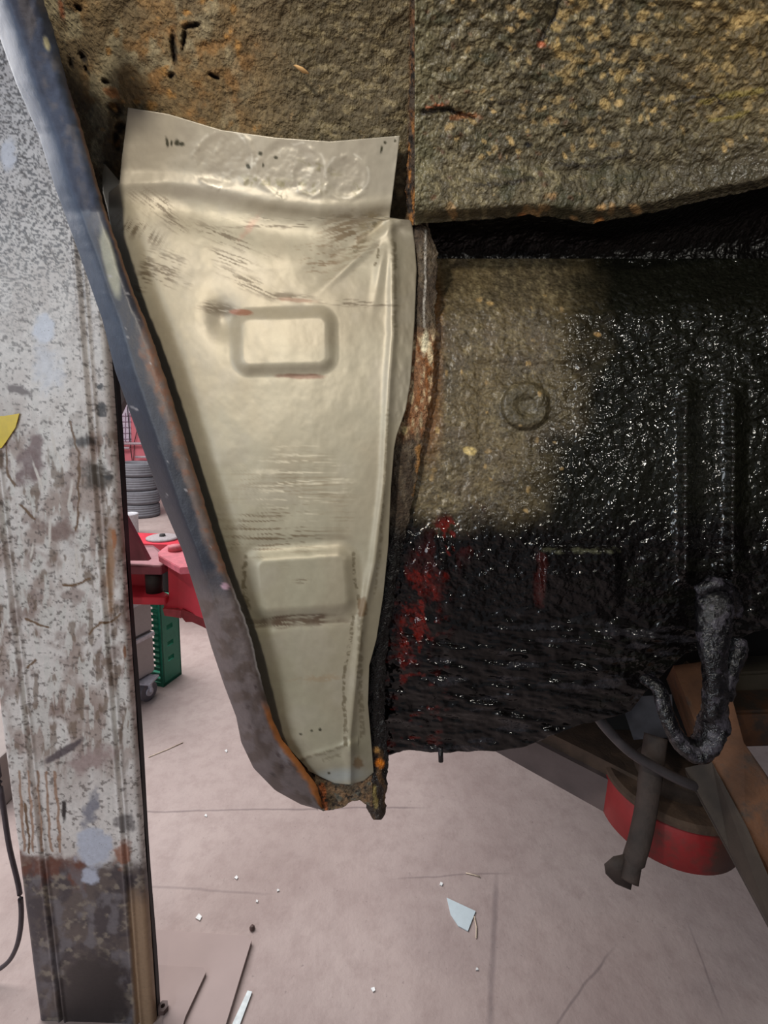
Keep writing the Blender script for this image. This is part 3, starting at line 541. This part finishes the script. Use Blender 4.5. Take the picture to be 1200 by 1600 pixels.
# turned side flange with its small tip at the left, beside the wing lip
yy, uu = np.meshgrid(np.linspace(256, 520, 60), np.linspace(0, 1, 16), indexing='ij'); xl = ip(yy, LIPR) - 2 + ip(yy, [(256, 18), (300, 6), (520, 0)]); xr = ip(yy, [(256, 164), (285, 189), (300, 194), (400, 216), (520, 262)]); PXs = xl + (np.maximum(xr, xl + 1) - xl) * uu
q = Paint(PXs, yy, (150, 138, 112), .4); sheet('side_flange', PXs, yy, ip(yy, [(256, .452), (300, .456), (520, .472)]) + .014 * (1 - uu), M_panel, rp, .0016, q)
rebase(rp, P(450, 1220, .49))
# loose dry husk stuck in the arch
bm = bmesh.new(); c = P(470, 108, .389); tube(bm, smoothpath([P(459, 102, .388), P(470, 108, .386), P(483, 115, .388)], 5), [.0004, .0012, .002, .0028, .003, .003, .003, .0024, .0018, .001, .0004], 10, .4)
tag(fin('dry_husk', bm, plain('tan_husk', (196, 158, 106), .7), None, True), 'small tan dry husk stuck to the brown arch above the repair panel', 'husk')

# ------------------------------------------------------------------ lift post with carriage and arm
lift = thing('vehicle_lift', 'grimy white lift post at the left with yellow sticker and red arm', 'vehicle lift')
DY = 0.97
xL = on_y(9, 1200, DY)[0]; xR = on_y(213, 1200, DY)[0]; r1 = on_y(51, 1200, DY)[0]; r2 = on_y(186, 1200, DY)[0]
xf = np.linspace(xL, xR, 190); yf = np.full(190, DY)
yf += .012 * (1 - np.sqrt(np.clip(1 - (1 - np.clip((xf - xL) / .012, 0, 1)) ** 2, 0, 1))) + .012 * (1 - np.sqrt(np.clip(1 - (1 - np.clip((xR - xf) / .012, 0, 1)) ** 2, 0, 1)))
for rr in (r1, r2): yf += .0045 * np.exp(-((xf - rr) / .0028) ** 2) - .0035 * np.exp(-((xf - rr - .008) / .004) ** 2) - .0035 * np.exp(-((xf - rr + .008) / .004) ** 2)
prof = [(xL, DY + .040)] + list(zip(xf, yf)) + [(xR, DY + .022)] ; prof = np.array(prof)
zz = np.linspace(0.0, 2.7, 1100); Wp = np.zeros((len(zz), len(prof), 3)); Wp[..., 0] = prof[None, :, 0]; Wp[..., 1] = prof[None, :, 1]; Wp[..., 2] = zz[:, None]
QX, QY = proj(Wp); Wp[..., 1] += .003 * (fbm(QX / 60, QY / 60, 3) - .5)
q = Paint(QX, QY, (222, 217, 212), .5)
nn = fbm(QX / 44, QY / 44, 5); gr = ss(600, 720, QY) * (1 - ss(1130, 1260, QY))
q.mix(ss(.42, .66, fbm(QX / 30, QY / 46, 6, 6)) * (.25 + .7 * gr), (168, 152, 143), .2); q.mix(ss(.5, .68, fbm(QX / 26, QY / 30, 7, 6)) * gr * .7, (146, 126, 118), .1); q.mix(ss(.6, .68, fbm(QX / 14, QY / 30, 8)) * gr * .7, (112, 92, 72), .1)
q.mix(ss(.56, .62, fbm(QX / 9, QY / 40, 9)) * (.3 + .7 * gr) * .8, (214, 212, 206), .4)
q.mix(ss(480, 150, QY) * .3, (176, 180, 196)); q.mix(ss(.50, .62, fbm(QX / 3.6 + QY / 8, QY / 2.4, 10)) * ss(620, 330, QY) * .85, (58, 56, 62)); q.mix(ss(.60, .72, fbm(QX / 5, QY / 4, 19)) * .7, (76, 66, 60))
for a, c in (((68, 515, 19, 26, 0, .35, .3, 12, 1), (214, 220, 232)), ((75, 575, 26, 40, -10, .6, .6, 14, 2), (212, 214, 220)), ((12, 240, 14, 28, 0, .4, .4, 10, 3), (210, 214, 226)), ((50, 720, 22, 45, 10, .4, .5, 14, 4), (124, 102, 100)), ((130, 690, 26, 12, 0, .6, .6, 10, 5), (66, 60, 58)), ((150, 745, 26, 24, 0, .6, .7, 10, 6), (84, 76, 68)), ((170, 745, 12, 5, 0, .5, .5, 6, 7), (44, 40, 38)), ((158, 605, 8, 5, 0, .4, .8, 5, 8), (44, 42, 44)), ((158, 640, 9, 11, 0, .4, .8, 5, 9), (40, 38, 40)), ((30, 610, 24, 8, 18, .5, .5, 8, 10), (100, 86, 84)), ((98, 1175, 7, 45, -122, .4, .3, 8, 11), (76, 66, 72)), ((140, 1188, 40, 20, -20, .6, .6, 14, 12), (166, 146, 142)), ((172, 890, 8, 70, 0, .6, .5, 16, 13), (160, 124, 92)), ((178, 845, 4, 22, 0, .5, .6, 8, 14), (166, 106, 62)), ((195, 1020, 3, 16, 0, .5, .5, 8, 15), (140, 92, 60)), ((155, 1005, 6, 26, 25, .5, .3, 8, 16), (214, 208, 204)), ((108, 855, 10, 22, -20, .4, .5, 8, 17), (212, 208, 204)), ((95, 830, 40, 16, 20, .5, .7, 14, 18), (134, 112, 104))): q.mix(q.ell(*a) * .9, c)
q.mix(q.line([(-40, 660), (100, 660)], 1) * 0, (0, 0, 0))
for k, xx in enumerate((14, 40, 56, 66, 90)): q.mix(q.line([(30 + k * 14, 1205), (38 + k * 14, 1330)], 2.4, 4, 20, k) * .8, (150, 110, 78))
for k, pts in enumerate(([(140, 990), (156, 975), (172, 972), (187, 960)], [(42, 1045), (55, 1030)], [(40, 965), (60, 975), (75, 980)], [(100, 915), (120, 915), (140, 905)], [(110, 660), (125, 720), (120, 830)], [(8, 680), (12, 740), (24, 760)], [(30, 790), (55, 810)], [(40, 1255), (46, 1330)])): q.mix(q.line(pts, 2.2, 4, 12, k + 30), (112, 86, 60))
for k, (x_, y_, l_, an) in enumerate([(84, 690, 20, 80), (78, 830, 30, 92), (95, 720, 14, 70), (60, 745, 30, 70), (110, 770, 24, 100), (120, 880, 30, 88), (50, 860, 16, 100), (20, 730, 28, 80)]): q.mix(q.ell(x_, y_, l_, 2.6, an, .5, .3, 8, k), (216, 210, 202))
yl = QY + 36 * (fbm(QX / 16, QY / 16, 60) - .5)
dk = ss(1338, 1372, yl + 8 * (QX > 150)); q.mix(dk, (92, 82, 78), .5); q.mix(ss(1330, 1352, yl) * (1 - ss(1365, 1392, yl)) * (QX < 135), (104, 60, 44), .3)
q.mix(dk * ss(.42, .66, fbm(QX / 20, QY / 20, 61, 6)), (62, 56, 60), .6); q.mix(dk * ss(.56, .72, fbm(QX / 12, QY / 9, 62, 6)) * .8, (142, 132, 118), .2); q.mix(dk * ss(.5, .7, fbm(QX / 18, QY / 22, 63, 6)) * .8, (112, 108, 112), .3)
q.mix(ss(1470, 1500, yl) * q.ell(145, 1560, 62, 86, 0, .35, .3, 16, 3) , (52, 46, 46), .7); q.mix(ss(1370, 1420, yl) * ss(196, 206, QX - (QY - 1400) * .05) , (150, 124, 98), .2); q.mix(ss(1370, 1400, yl) * ss(60, 45, QX - (QY - 1400) * .1) * .6, (66, 62, 70), .5)
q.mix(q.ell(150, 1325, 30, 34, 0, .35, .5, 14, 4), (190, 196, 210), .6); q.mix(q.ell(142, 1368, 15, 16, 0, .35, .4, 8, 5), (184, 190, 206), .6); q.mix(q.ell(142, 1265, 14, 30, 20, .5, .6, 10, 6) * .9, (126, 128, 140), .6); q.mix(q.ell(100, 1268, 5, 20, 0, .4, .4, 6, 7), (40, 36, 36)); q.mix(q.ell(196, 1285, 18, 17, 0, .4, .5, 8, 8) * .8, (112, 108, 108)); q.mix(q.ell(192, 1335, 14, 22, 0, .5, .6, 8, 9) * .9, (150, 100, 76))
N = Wp.shape[0] * Wp.shape[1]; A = Wp.reshape(-1, 3); B = A + np.array([0, .004, 0]); B[:, 1] = np.minimum(B[:, 1], DY + .044)
mk('post', np.vstack([A, B]), np.vstack([gridf(len(zz), len(prof), 0, True), gridf(len(zz), len(prof), N)]), M_post, lift, True, np.vstack([q.c.reshape(-1, 3)] * 2), np.concatenate([q.w.ravel()] * 2))
# black edge strip behind the right border
zs = np.linspace(0, 3, 120); bm = bmesh.new()
ring = [[bm.verts.new((xR - .006 + dx + .0015 * math.sin(z * 9) * (dx > 0), DY + dy, z)) for dx, dy in ((0, .018), (.007, .018), (.009, .030), (0, .032))] for z in zs]
for a, b in zip(ring, ring[1:]):
    for k in range(4): bm.faces.new((a[k], a[(k + 1) % 4], b[(k + 1) % 4], b[k]))
bm.faces.new(ring[0]); bm.faces.new(ring[-1][::-1])
fin('edge_strip', bm, plain('black_edge', (34, 30, 34), .6), lift)
bm = bmesh.new(); sy = lambda px, py: Vector(on_y(px, py, DY - .003))
sp_ = [(-60, 652), (6, 650), (30, 646), (24, 668), (8, 692), (2, 700), (-60, 712)]
prism(bm, [sy(*a) for a in sp_], (0, .0012, 0)); fin('yellow_sticker', bm, plain('yellow_vinyl', (226, 196, 20), .35, 0, .12, 40), lift)
# carriage and arm in red: plates at their height behind the post
M_red = plain('red_paint', (196, 50, 66), .45, 0, .15, 12, .1, 60)
M_dred = plain('dusty_red', (128, 62, 74), .6, 0, .2, 20)
M_dust = plain('red_dusty_top', (176, 128, 134), .8, 0, .15, 30)
M_dark = plain('dark_rubber', (36, 32, 32), .7)
YB = 1.10
def yp(px, py, y=YB): return Vector(on_y(px, py, y))
bm = bmesh.new(); prism(bm, [yp(150, 560), yp(186, 583), yp(197, 618), yp(176, 664), yp(150, 700)], (0, .02, 0)); fin('latch_bracket', bm, plain('grey_steel', (88, 84, 86), .5), lift)
bm = bmesh.new(); prism(bm, [yp(160, 740), yp(187, 792), yp(232, 876), yp(160, 876)], (0, .015, 0)); fin('gusset', bm, M_dred, lift)
def plate(name, pts, z, th, mat, parent):
    bm = bmesh.new(); prism(bm, [(p_[0], p_[1], z) for p_ in pts], (0, 0, -th)); bmesh.ops.recalc_face_normals(bm, faces=bm.faces[:]); bmesh.ops.bevel(bm, geom=bm.edges[:], offset=.0015, segments=2, affect='EDGES'); return fin(name, bm, mat, parent)
zt = yp(230, 885)[2]; zb = yp(230, 931)[2]
def hz(px, py, z): return on_z(px, py, z)[:2]
plate('arm_clevis', [hz(140, 884, zt), hz(252, 886, zt), hz(264, 880, zt), hz(262, 868, zt), hz(240, 852, zt), hz(140, 852, zt)], zt, .020, M_dred, lift)
plate('arm_clevis', [hz(140, 932, zb), hz(258, 934, zb), hz(264, 928, zb), hz(240, 916, zb), hz(140, 912, zb)], zb, .019, M_red, lift)
plate('clevis_dust', [hz(140, 883, zt + .0005), hz(252, 885, zt), hz(262, 878, zt), hz(240, 856, zt), hz(140, 856, zt)], zt + .002, .002, M_dust, lift)
bm = bmesh.new(); c = yp(241, 912, YB + .03); cyl(bm, (c.x, c.y, zb), (c.x, c.y, zt - .02), .020); fin('pivot_pin', bm, M_dark, lift, True)
bm = bmesh.new(); a = yp(140, 900, YB + .07); prism(bm, [(a.x, a.y, zb - .018), (c.x - .01, a.y, zb - .018), (c.x - .01, a.y, zt - .015), (a.x, a.y, zt - .015)], (0, .02, 0)); fin('carriage_block', bm, M_red, lift)
arm = mk('swing_arm', np.zeros((0, 3)), [], M_red, lift) if False else lift
za = yp(262, 866)[2]
plate('pivot_plate', [hz(247, 862, za), hz(248, 868, za), hz(281, 887, za), hz(340, 884, za), hz(420, 876, za), hz(420, 846, za), hz(285, 850, za), hz(262, 851, za)], za, .016, plain('pink_dusty_red', (208, 104, 118), .6), arm)
bm = bmesh.new(); c = on_z(274, 860, za); lathe(bm, [(0, .014), (.012, .014), (.017, .009), (.017, 0), (0, 0)], (c[0], c[1], za), 24); fin('pivot_cap', bm, plain('pink_cap', (206, 110, 120), .6), arm, True)
bm = bmesh.new(); y0 = YB + .01
prism(bm, [yp(262, 878, y0), yp(280, 886, y0), yp(279, 950, y0), yp(256, 950, y0), yp(256, 946, y0), yp(264, 936, y0)], (0, .06, 0))
prism(bm, [yp(279, 884, y0), yp(345, 886, y0 - .03), yp(460, 900, y0 - .06), yp(460, 1040, y0 - .06), yp(345, 978, y0 - .03), yp(278, 950, y0)], (0, .07, 0)); fin('arm_box', bm, M_red, arm)
bm = bmesh.new(); prism(bm, [yp(254, 951, y0 - .01), yp(283, 954, y0 - .01), yp(283, 966, y0 - .01), yp(257, 962, y0 - .01)], (0, .05, 0)); fin('stop_block', bm, plain('dull_red_block', (164, 66, 74), .6), arm)
bm = bmesh.new(); prism(bm, [yp(284, 952, y0 - .012), yp(300, 958, y0 - .012), yp(352, 985, y0 - .012), yp(352, 1000, y0 - .012), yp(318, 980, y0 - .012), yp(300, 972, y0 - .012), yp(290, 972, y0 - .012), yp(282, 962, y0 - .012)], (0, .04, 0)); fin('locking_cam', bm, plain('brown_red_cam', (130, 34, 40), .6), arm)
rebase(lift, ((xL + xR) / 2, DY, 0))
# second lift in the next bay: flat plate with a round pad
pad = thing('lift_pad', 'round grey lift pad with black centre bolt on a red plate', 'lift pad')
zp = .62; c = on_z(254, 840, zp)
bm = bmesh.new(); lathe(bm, [(0, .012), (.10, .012), (.12, .004), (.12, -.01), (0, -.01)], (c[0], c[1], zp), 36); fin('pad_disc', bm, plain('grey_pad', (150, 142, 144), .7), pad, True)
bm = bmesh.new(); lathe(bm, [(0, .03), (.02, .03), (.024, .012), (.024, .011)], (c[0], c[1], zp), 20); fin('centre_bolt', bm, M_dark, pad, True)
bm = bmesh.new(); prism(bm, [(c[0] - .34, c[1] - .16, zp - .01), (c[0] + .4, c[1] - .16, zp - .01), (c[0] + .4, c[1] + .16, zp - .01), (c[0] - .34, c[1] + .16, zp - .01)], (0, 0, -.045)); fin('red_plate', bm, M_red, pad)
bm = bmesh.new(); cyl(bm, (c[0], c[1], 0), (c[0], c[1], zp - .055), .06); fin('stand_leg', bm, M_dark, pad, True)
rebase(pad, (c[0], c[1], 0))
# lower right: the arm that carries the car, round red end
arm2 = thing('vehicle_lift', 'brown and red lift arm with rounded end under the car at the lower right', 'vehicle lift')
zb2 = 1.02; hc = .066; cc = on_z(1040, 1282, zb2); rad2 = .092
M_ared = plain('worn_red_end', (128, 22, 24), .6, 0, .25, 14, .2, 120, (70, 42, 34), .5)
bm = bmesh.new(); lathe(bm, [(0, hc), (rad2 - .006, hc), (rad2, hc - .006), (rad2, .004), (rad2 - .004, 0), (0, 0)], (cc[0], cc[1], zb2), 56); e2 = fin('round_end', bm, M_ared, arm2, True)
bm = bmesh.new(); lathe(bm, [(0, .032), (.045, .032), (.052, .026), (.056, 0), (0, 0)], (cc[0], cc[1], zb2 + hc), 36); fin('rubber_pad', bm, plain('rusty_pad', (56, 42, 32), .8, 0, .3, 60, .4), arm2, True)
a0 = on_z(925, 1262, zb2); a1 = on_z(690, 1130, zb2); dr = np.array([a1[0] - a0[0], a1[1] - a0[1]]); dr /= np.linalg.norm(dr); pn = np.array([-dr[1], dr[0]])
if pn[1] < 0: pn = -pn
pts = [a0[:2] - dr * .03, a1[:2], a1[:2] + pn * .16, a0[:2] + pn * .15 - dr * .06]
bm = bmesh.new(); prism(bm, [(p_[0], p_[1], zb2 + .004) for p_ in pts], (0, 0, .056)); fin('arm_beam', bm, plain('shaded_brown_beam', (84, 72, 70), .7, 0, .2, 20, .2), arm2)
M_top = plain('brown_top_plate', (66, 50, 38), .8, 0, .35, 40, .4)
bm = bmesh.new(); lathe(bm, [(0, .010), (rad2 - .004, .010), (rad2 + .001, .006), (rad2 + .001, 0), (0, 0)], (cc[0], cc[1], zb2 + hc), 56); fin('top_plate', bm, M_top, arm2)
bm = bmesh.new(); ce = np.array(cc[:2]); prism(bm, [(*(a0[:2] + dr * .02 + pn * .01), zb2 + hc - .02), (*(ce - pn * .05), zb2 + hc - .02), (*(ce + pn * .06), zb2 + hc - .02), (*(a1[:2] + pn * .12), zb2 + hc - .02), (*(a1[:2] + pn * .01), zb2 + hc - .02)], (0, 0, .036)); fin('arm_top', bm, M_top, arm2)
rebase(arm2, (cc[0], cc[1], zb2))

# ------------------------------------------------------------------ background things in the gap
fb = on_z(211, 812, 0)
M_tyre = plain('grey_tyre_rubber', (112, 112, 118), .8, 0, .12, 20)
def tyre(z, label, src=None):
    bm = bmesh.new(); Rt, wd = .31, .205
    prof_ = [(.19, 0.02), (.20, 0), (.27, -.0), (.295, .012), (.305, .03)]
    for k in range(4): z0 = .035 + k * .036; prof_ += [(.31, z0), (.31, z0 + .028), (.306, z0 + .030), (.306, z0 + .033)]
    prof_ += [(.31, .178), (.295, .193), (.27, .205), (.20, .205), (.19, .185), (.185, .1), (.19, .02)]
    lathe(bm, [(a * .93, b) for a, b in prof_], (0, 0, 0), 64); o = fin('tyre', bm, M_tyre, None, True); o.location = (fb[0] - .08, fb[1] + .3, z); return tag(o, label, 'tyre', 'tyres stacked beyond the lift')
t0 = tyre(0, 'grey tyre at the bottom of the stack beyond the lift')
for k, lb in enumerate(('grey tyre second from the bottom of the stack', 'grey tyre third from the bottom of the stack', 'grey tyre on top of the stack beyond the lift')):
    t = t0.copy(); COL.objects.link(t); t.location = (fb[0] - .08 + (.012, -.015, -.01)[k], fb[1] + .3, .206 * (k + 1)); t['label'] = lb; t.rotation_euler[2] = k
bk_ = on_z(250, 811, 0)
bm = bmesh.new(); lathe(bm, [(0, 0), (.10, 0), (.125, .20), (.13, .20), (.13, .21), (.12, .21), (.097, .01), (0, .01)], (0, 0, 0), 30); o = fin('bucket', bm, plain('pale_blue_plastic', (186, 200, 220), .5), None, True); o.location = (bk_[0] + .02, bk_[1] + .5, 0); tag(o, 'pale blue plastic bucket beside the tyre stack', 'bucket')
wb = on_z(205, 836, 0); bm = bmesh.new(); lathe(bm, [(0, 0), (.09, 0), (.095, .27), (.10, .27), (.10, .29), (.085, .29), (.085, .28), (0, .28)], (0, 0, 0), 30); o = fin('paint_tin', bm, plain('pale_grey_tin', (196, 196, 202), .45), None, True); o.location = (wb[0], wb[1], 0); tag(o, 'whitish tin standing on the floor in front of the tyres', 'tin')
# red container front with white panel and rails
red = thing('red_van', 'red van body with white gridded panel and metal rails behind the tyres', 'van'); yv = 9.4
def vy(px, py, y=yv): return Vector(on_y(px, py, y))
bm = bmesh.new(); a, b = vy(120, 612), vy(420, 612); prism(bm, [(a.x, yv, .35), (b.x, yv, .35), (b.x, yv, 2.25), (a.x + 0, yv, 2.25)], (0, 2.2, 0)); fin('van_body', bm, plain('hazy_red', (222, 124, 134), .6, 0, .06, 4), red)  # body red made paler and pinker, distance haze put into the colour
for zc in (.35, .35):
    pass
for xx in (a.x + .7, b.x - .7):
    bm = bmesh.new(); cyl(bm, (xx, yv + .1, .35), (xx, yv + .35, .35), .35, seg=36); fin('wheel', bm, M_dark, red, True)
bm = bmesh.new(); prism(bm, [vy(170, 632, yv - .02), vy(212, 630, yv - .02), vy(212, 640, yv - .02), vy(203, 641, yv - .02), vy(205, 690, yv - .02), vy(170, 690, yv - .02)], (0, .02, 0)); wp = fin('white_panel', bm, plain('pale_pink_panel', (216, 200, 216), .6), red)
bm = bmesh.new()
for k in range(5): cyl(bm, vy(170, 650 + k * 9, yv - .03), vy(205, 650 + k * 9, yv - .03), .007, seg=6)
for k in range(4): cyl(bm, vy(184 + k * 6, 645, yv - .03), vy(184 + k * 6, 692, yv - .03), .007, seg=6)
fin('grid_lines', bm, plain('grid_grey', (150, 120, 140), .6), red)
for k, (x0_, x1_, yy_) in enumerate(((170, 250, 693), (170, 202, 700), (212, 232, 714), (170, 260, 726))):
    bm = bmesh.new(); cyl(bm, vy(x0_, yy_, yv - .12), vy(x1_, yy_, yv - .12), .024, seg=12); fin('rail', bm, plain('bright_rail', (196, 176, 184), .4), red, True)
for pts in ([(199, 635), (204, 700), (209, 740)], [(216, 665), (210, 690), (208, 740)]):
    bm = bmesh.new(); tube(bm, [vy(*p_, yv - .05) for p_ in pts], .007, 8); fin('cable', bm, M_dark, red, True)
rebase(red, ((a.x + b.x) / 2, yv, 0))

# tool cabinet on castors and the green crate
cab = thing('tool_cabinet', 'grey metal drawer cabinet on castors beside the lift post', 'cabinet')
zc0 = .12; c1 = on_z(241, 1050, zc0); c0 = on_z(208, 1070, zc0)                      # bottom of the visible side: near-left and far-right corners
s1 = np.array([c1[0] - c0[0], c1[1] - c0[1]]); s1n = s1 / np.linalg.norm(s1); nrm = np.array([-s1n[1], s1n[0]]);
if nrm[0] > 0: nrm = -nrm
cA = np.array(c0[:2]) - s1n * .25; cB = np.array(c1[:2]); hh = .50
bm = bmesh.new(); prism(bm, [(*cA, zc0), (*cB, zc0), (*(cB + nrm * .5), zc0), (*(cA + nrm * .5), zc0)], (0, 0, hh)); bmesh.ops.recalc_face_normals(bm, faces=bm.faces[:]); bmesh.ops.bevel(bm, geom=bm.edges[:], offset=.008, segments=2, affect='EDGES'); fin('cabinet_body', bm, plain('warm_grey_metal', (164, 154, 152), .5, 0, .05), cab)
for z0, z1 in ((zc0 + .02, zc0 + .26), (zc0 + .275, zc0 + .47)):
    bm = bmesh.new(); o_ = -nrm * .012; prism(bm, [(*(cA + s1n * .01 + o_), z0), (*(cB - s1n * .01 + o_), z0), (*(cB - s1n * .01 + o_), z1), (*(cA + s1n * .01 + o_), z1)], (nrm[0] * .014, nrm[1] * .014, 0)); d_ = fin('drawer', bm, plain('drawer_grey', (170, 160, 158), .5, 0, .04), cab)
    bm = bmesh.new(); A_ = cA + s1n * .01 - nrm * .03; B_ = cB - s1n * .01 - nrm * .03; prism(bm, [(*A_, z1 - .02), (*B_, z1 - .02), (*B_, z1), (*A_, z1)], (nrm[0] * .02, nrm[1] * .02, 0)); fin('drawer_pull', bm, plain('pull_silver', (196, 190, 196), .35), d_)
def castor(cp):
    bm = bmesh.new(); ax = Vector((s1n[0], s1n[1], 0)); cyl(bm, Vector((cp[0], cp[1], .056)) - Vector((nrm[0], nrm[1], 0)) * .02, Vector((cp[0], cp[1], .056)) + Vector((nrm[0], nrm[1], 0)) * .02, .056, seg=32)
    w_ = fin('castor', bm, plain('castor_grey', (96, 92, 100), .5), cab, False)
    bm = bmesh.new(); cyl(bm, Vector((cp[0], cp[1], .056)) - Vector((nrm[0], nrm[1], 0)) * .028, Vector((cp[0], cp[1], .056)) + Vector((nrm[0], nrm[1], 0)) * .028, .024, seg=20); prism(bm, [(cp[0] - .05, cp[1] - .05, .118), (cp[0] + .05, cp[1] - .05, .118), (cp[0] + .05, cp[1] + .05, .118), (cp[0] - .05, cp[1] + .05, .118)], (0, 0, .01))
    tube(bm, [Vector((cp[0], cp[1], .12)) - Vector((nrm[0], nrm[1], 0)) * .027, Vector((cp[0], cp[1], .056)) - Vector((nrm[0], nrm[1], 0)) * .027], .014, 8, .4)
    fin('castor_fork', bm, plain('fork_light', (170, 166, 176), .4), w_)
castor(on_z(229, 1079, .056)[:2]); castor(cA + s1n * .06 + nrm * .1); castor(cB + nrm * .42 - s1n * .1)
rebase(cab, (*((cA + cB) / 2 + nrm * .25), 0))
cr = thing('plastic_crate', 'green slotted plastic crate standing on its end behind the cabinet', 'crate')
g0 = on_z(256, 1074, 0)[:2]; g1 = on_z(284, 1053, 0)[:2]; gs = g1 - g0; W_ = float(np.linalg.norm(gs)); gs = gs / W_; gn = np.array([-gs[1], gs[0]]);
if gn[0] > 0: gn = -gn
M_green = plain('green_plastic', (18, 118, 92), .5, 0, .1); M_hole = plain('pale_lining', (216, 214, 206), .7); HC = .53
def cpos(s_, d_, z): p_ = g0 + gs * s_ + gn * d_; return Vector((p_[0], p_[1], z))
bm = bmesh.new()
def slab(bm, s0, s1_, d0, d1, z0, z1): prism(bm, [cpos(s0, d0, z0), cpos(s1_, d0, z0), cpos(s1_, d1, z0), cpos(s0, d1, z0)], (0, 0, z1 - z0))
# broad side with slanted slots: strips around real openings
zs_ = [.0, .14, .17, .235, .265, .34, .37, .45, .48, HC]
slab(bm, 0, W_ * .30, 0, .012, 0, HC); slab(bm, W_ * .62, W_, 0, .012, 0, HC)
for z0, z1 in zip(zs_[::2], zs_[1::2]): slab(bm, W_ * .30, W_ * .62, 0, .012, z0, z1)
slab(bm, W_ - .012, W_, 0, .18, 0, HC); slab(bm, 0, W_, 0, .18, 0, .02); slab(bm, 0, W_, 0, .18, HC - .02, HC)
fin('crate_shell', bm, M_green, cr)
bm = bmesh.new()
for k in range(14): slab(bm, -.001, .010, .012, .15, .03 + k * .036, .046 + k * .036)
slab(bm, -.001, .012, .15, .18, 0, HC); slab(bm, -.001, .012, 0, .02, 0, HC)
fin('slatted_side', bm, M_green, cr)
rebase(cr, (*g0, 0))
# things at the left edge: cable loop and a grey box
cb = thing('dummy', '', '') if False else None
bm = bmesh.new(); hgts = lambda px, py: on_y(px, py, 1.05)
tube(bm, smoothpath([hgts(-60, 1080), hgts(-12, 1170), hgts(2, 1240), hgts(14, 1320), hgts(30, 1390), hgts(33, 1440), hgts(24, 1484), hgts(2, 1512), hgts(-50, 1535)], 8), .0062, 12)
tag(fin('cable', bm, plain('dark_cable', (66, 58, 64), .5), None, True), 'dark cable hanging in a loop left of the lift post', 'cable')
bx = on_z(2, 1262, 0); bm = bmesh.new(); box(bm, (bx[0] - .22, bx[1] + .16, .11), (.46, .32, .22), bev=.008); o = fin('storage_box', bm, plain('beige_box', (150, 140, 136), .7, 0, .1, 10), None); tag(o, 'low beige box on the floor at the left edge behind the post', 'box')

# ------------------------------------------------------------------ litter on the floor
M_scrap = plain('pale_blue_scrap', (202, 216, 222), .5, 0, .04)
def flat(name, pix, z, th, mat, label, cat, group=None, sm=False):
    bm = bmesh.new(); prism(bm, [tuple(on_z(a[0], a[1], 0)[:2]) + (z + th,) for a in pix], (0, 0, -th)); return tag(fin(name, bm, mat), label, cat, group)
flat('scrap_sheet', [(698, 1404), (743, 1425), (731, 1456), (716, 1448), (704, 1430)], .001, .003, M_scrap, 'pale blue scrap of sheet lying alone on the concrete, lower middle', 'scrap')
M_board = plain('dusty_board', (166, 148, 144), .75, 0, .06, 6, .1, 30)
flat('board', [(240, 1458), (385, 1468), (393, 1475), (352, 1610), (340, 1680), (262, 1680)], 0, .014, M_board, 'large dusty board lying flat on the floor beside the post', 'board')
flat('board', [(247, 1518), (318, 1522), (322, 1530), (290, 1600), (270, 1670), (262, 1670)], .0145, .010, plain('dusty_board_top', (160, 142, 138), .75, 0, .08, 8, .1, 30), 'smaller dusty board lying on top of the larger board', 'board')
flat('metal_strip', [(387, 1550), (394, 1552), (376, 1600), (362, 1640), (350, 1640), (364, 1600)], .001, .005, plain('white_strip', (204, 212, 214), .4), 'narrow white metal strip on the floor beside the board', 'strip')
bm = bmesh.new(); c = on_z(255, 1578, .025); lathe(bm, [(.006, 0), (.014, 0), (.014, .014), (.006, .014), (.006, 0)], (c[0], c[1], .0255), 6); tag(fin('hex_nut', bm, plain('nut_brown', (84, 66, 62), .6)), 'brown hex nut lying on the smaller board', 'nut')
bm = bmesh.new(); c = on_z(394, 1452, 0); lathe(bm, [(0, 0), (.007, 0), (.009, .006), (.005, .014), (0, .015)], (c[0], c[1], 0), 8); tag(fin('pebble', bm, plain('pebble_brown', (92, 72, 68), .7)), 'small dark pebble on the floor above the large board corner', 'pebble')
M_chip = plain('white_chip', (226, 228, 228), .5); g = np.random.default_rng(4)
for (x_, y_, s_, lb) in ((312, 1434, 7, 'white triangular chip on the floor, above the large board'), (354, 1174, 3, 'tiny white chip on the floor beside the wing lip'), (370, 1372, 4, 'tiny white chip on the floor left of centre'), (434, 1392, 3, 'tiny white chip on the floor below the ragged tab'), (584, 1547, 5, 'white sliver on the floor near the bottom centre'), (322, 1275, 3, 'tiny white chip on the floor crack at the left'), (402, 1409, 3, 'tiny white chip right of the left group'), (745, 1515, 3, 'tiny white chip on the floor below the pale blue scrap'), (690, 1382, 4, 'white chip on the floor above the pale blue scrap')):
    k = g.uniform(0, 3); pix = [(x_ + s_ * math.cos(k + a) * (1.0 if a < 3 else .5), y_ + s_ * math.sin(k + a) * .8) for a in (0, 1.7, 3.3, 4.9)]
    flat('chip', pix, .001, .003, M_chip, lb, 'chip')
for a, b, lb in (((232, 1183), (286, 1160), 'long pale straw on the floor right of the post'), ((741, 1432), (744, 1466), 'pale straw touching the pale blue scrap'), ((728, 1364), (750, 1370), 'short pale straw above the pale blue scrap')):
    bm = bmesh.new(); tube(bm, [on_z(*a, .003), (Vector(on_z(*a, .003)) + Vector(on_z(*b, .003))) / 2 + Vector((0.004, 0, 0)), on_z(*b, .003)], .002, 8); tag(fin('straw', bm, plain('straw_tan', (208, 190, 168), .6), None, True), lb, 'straw')
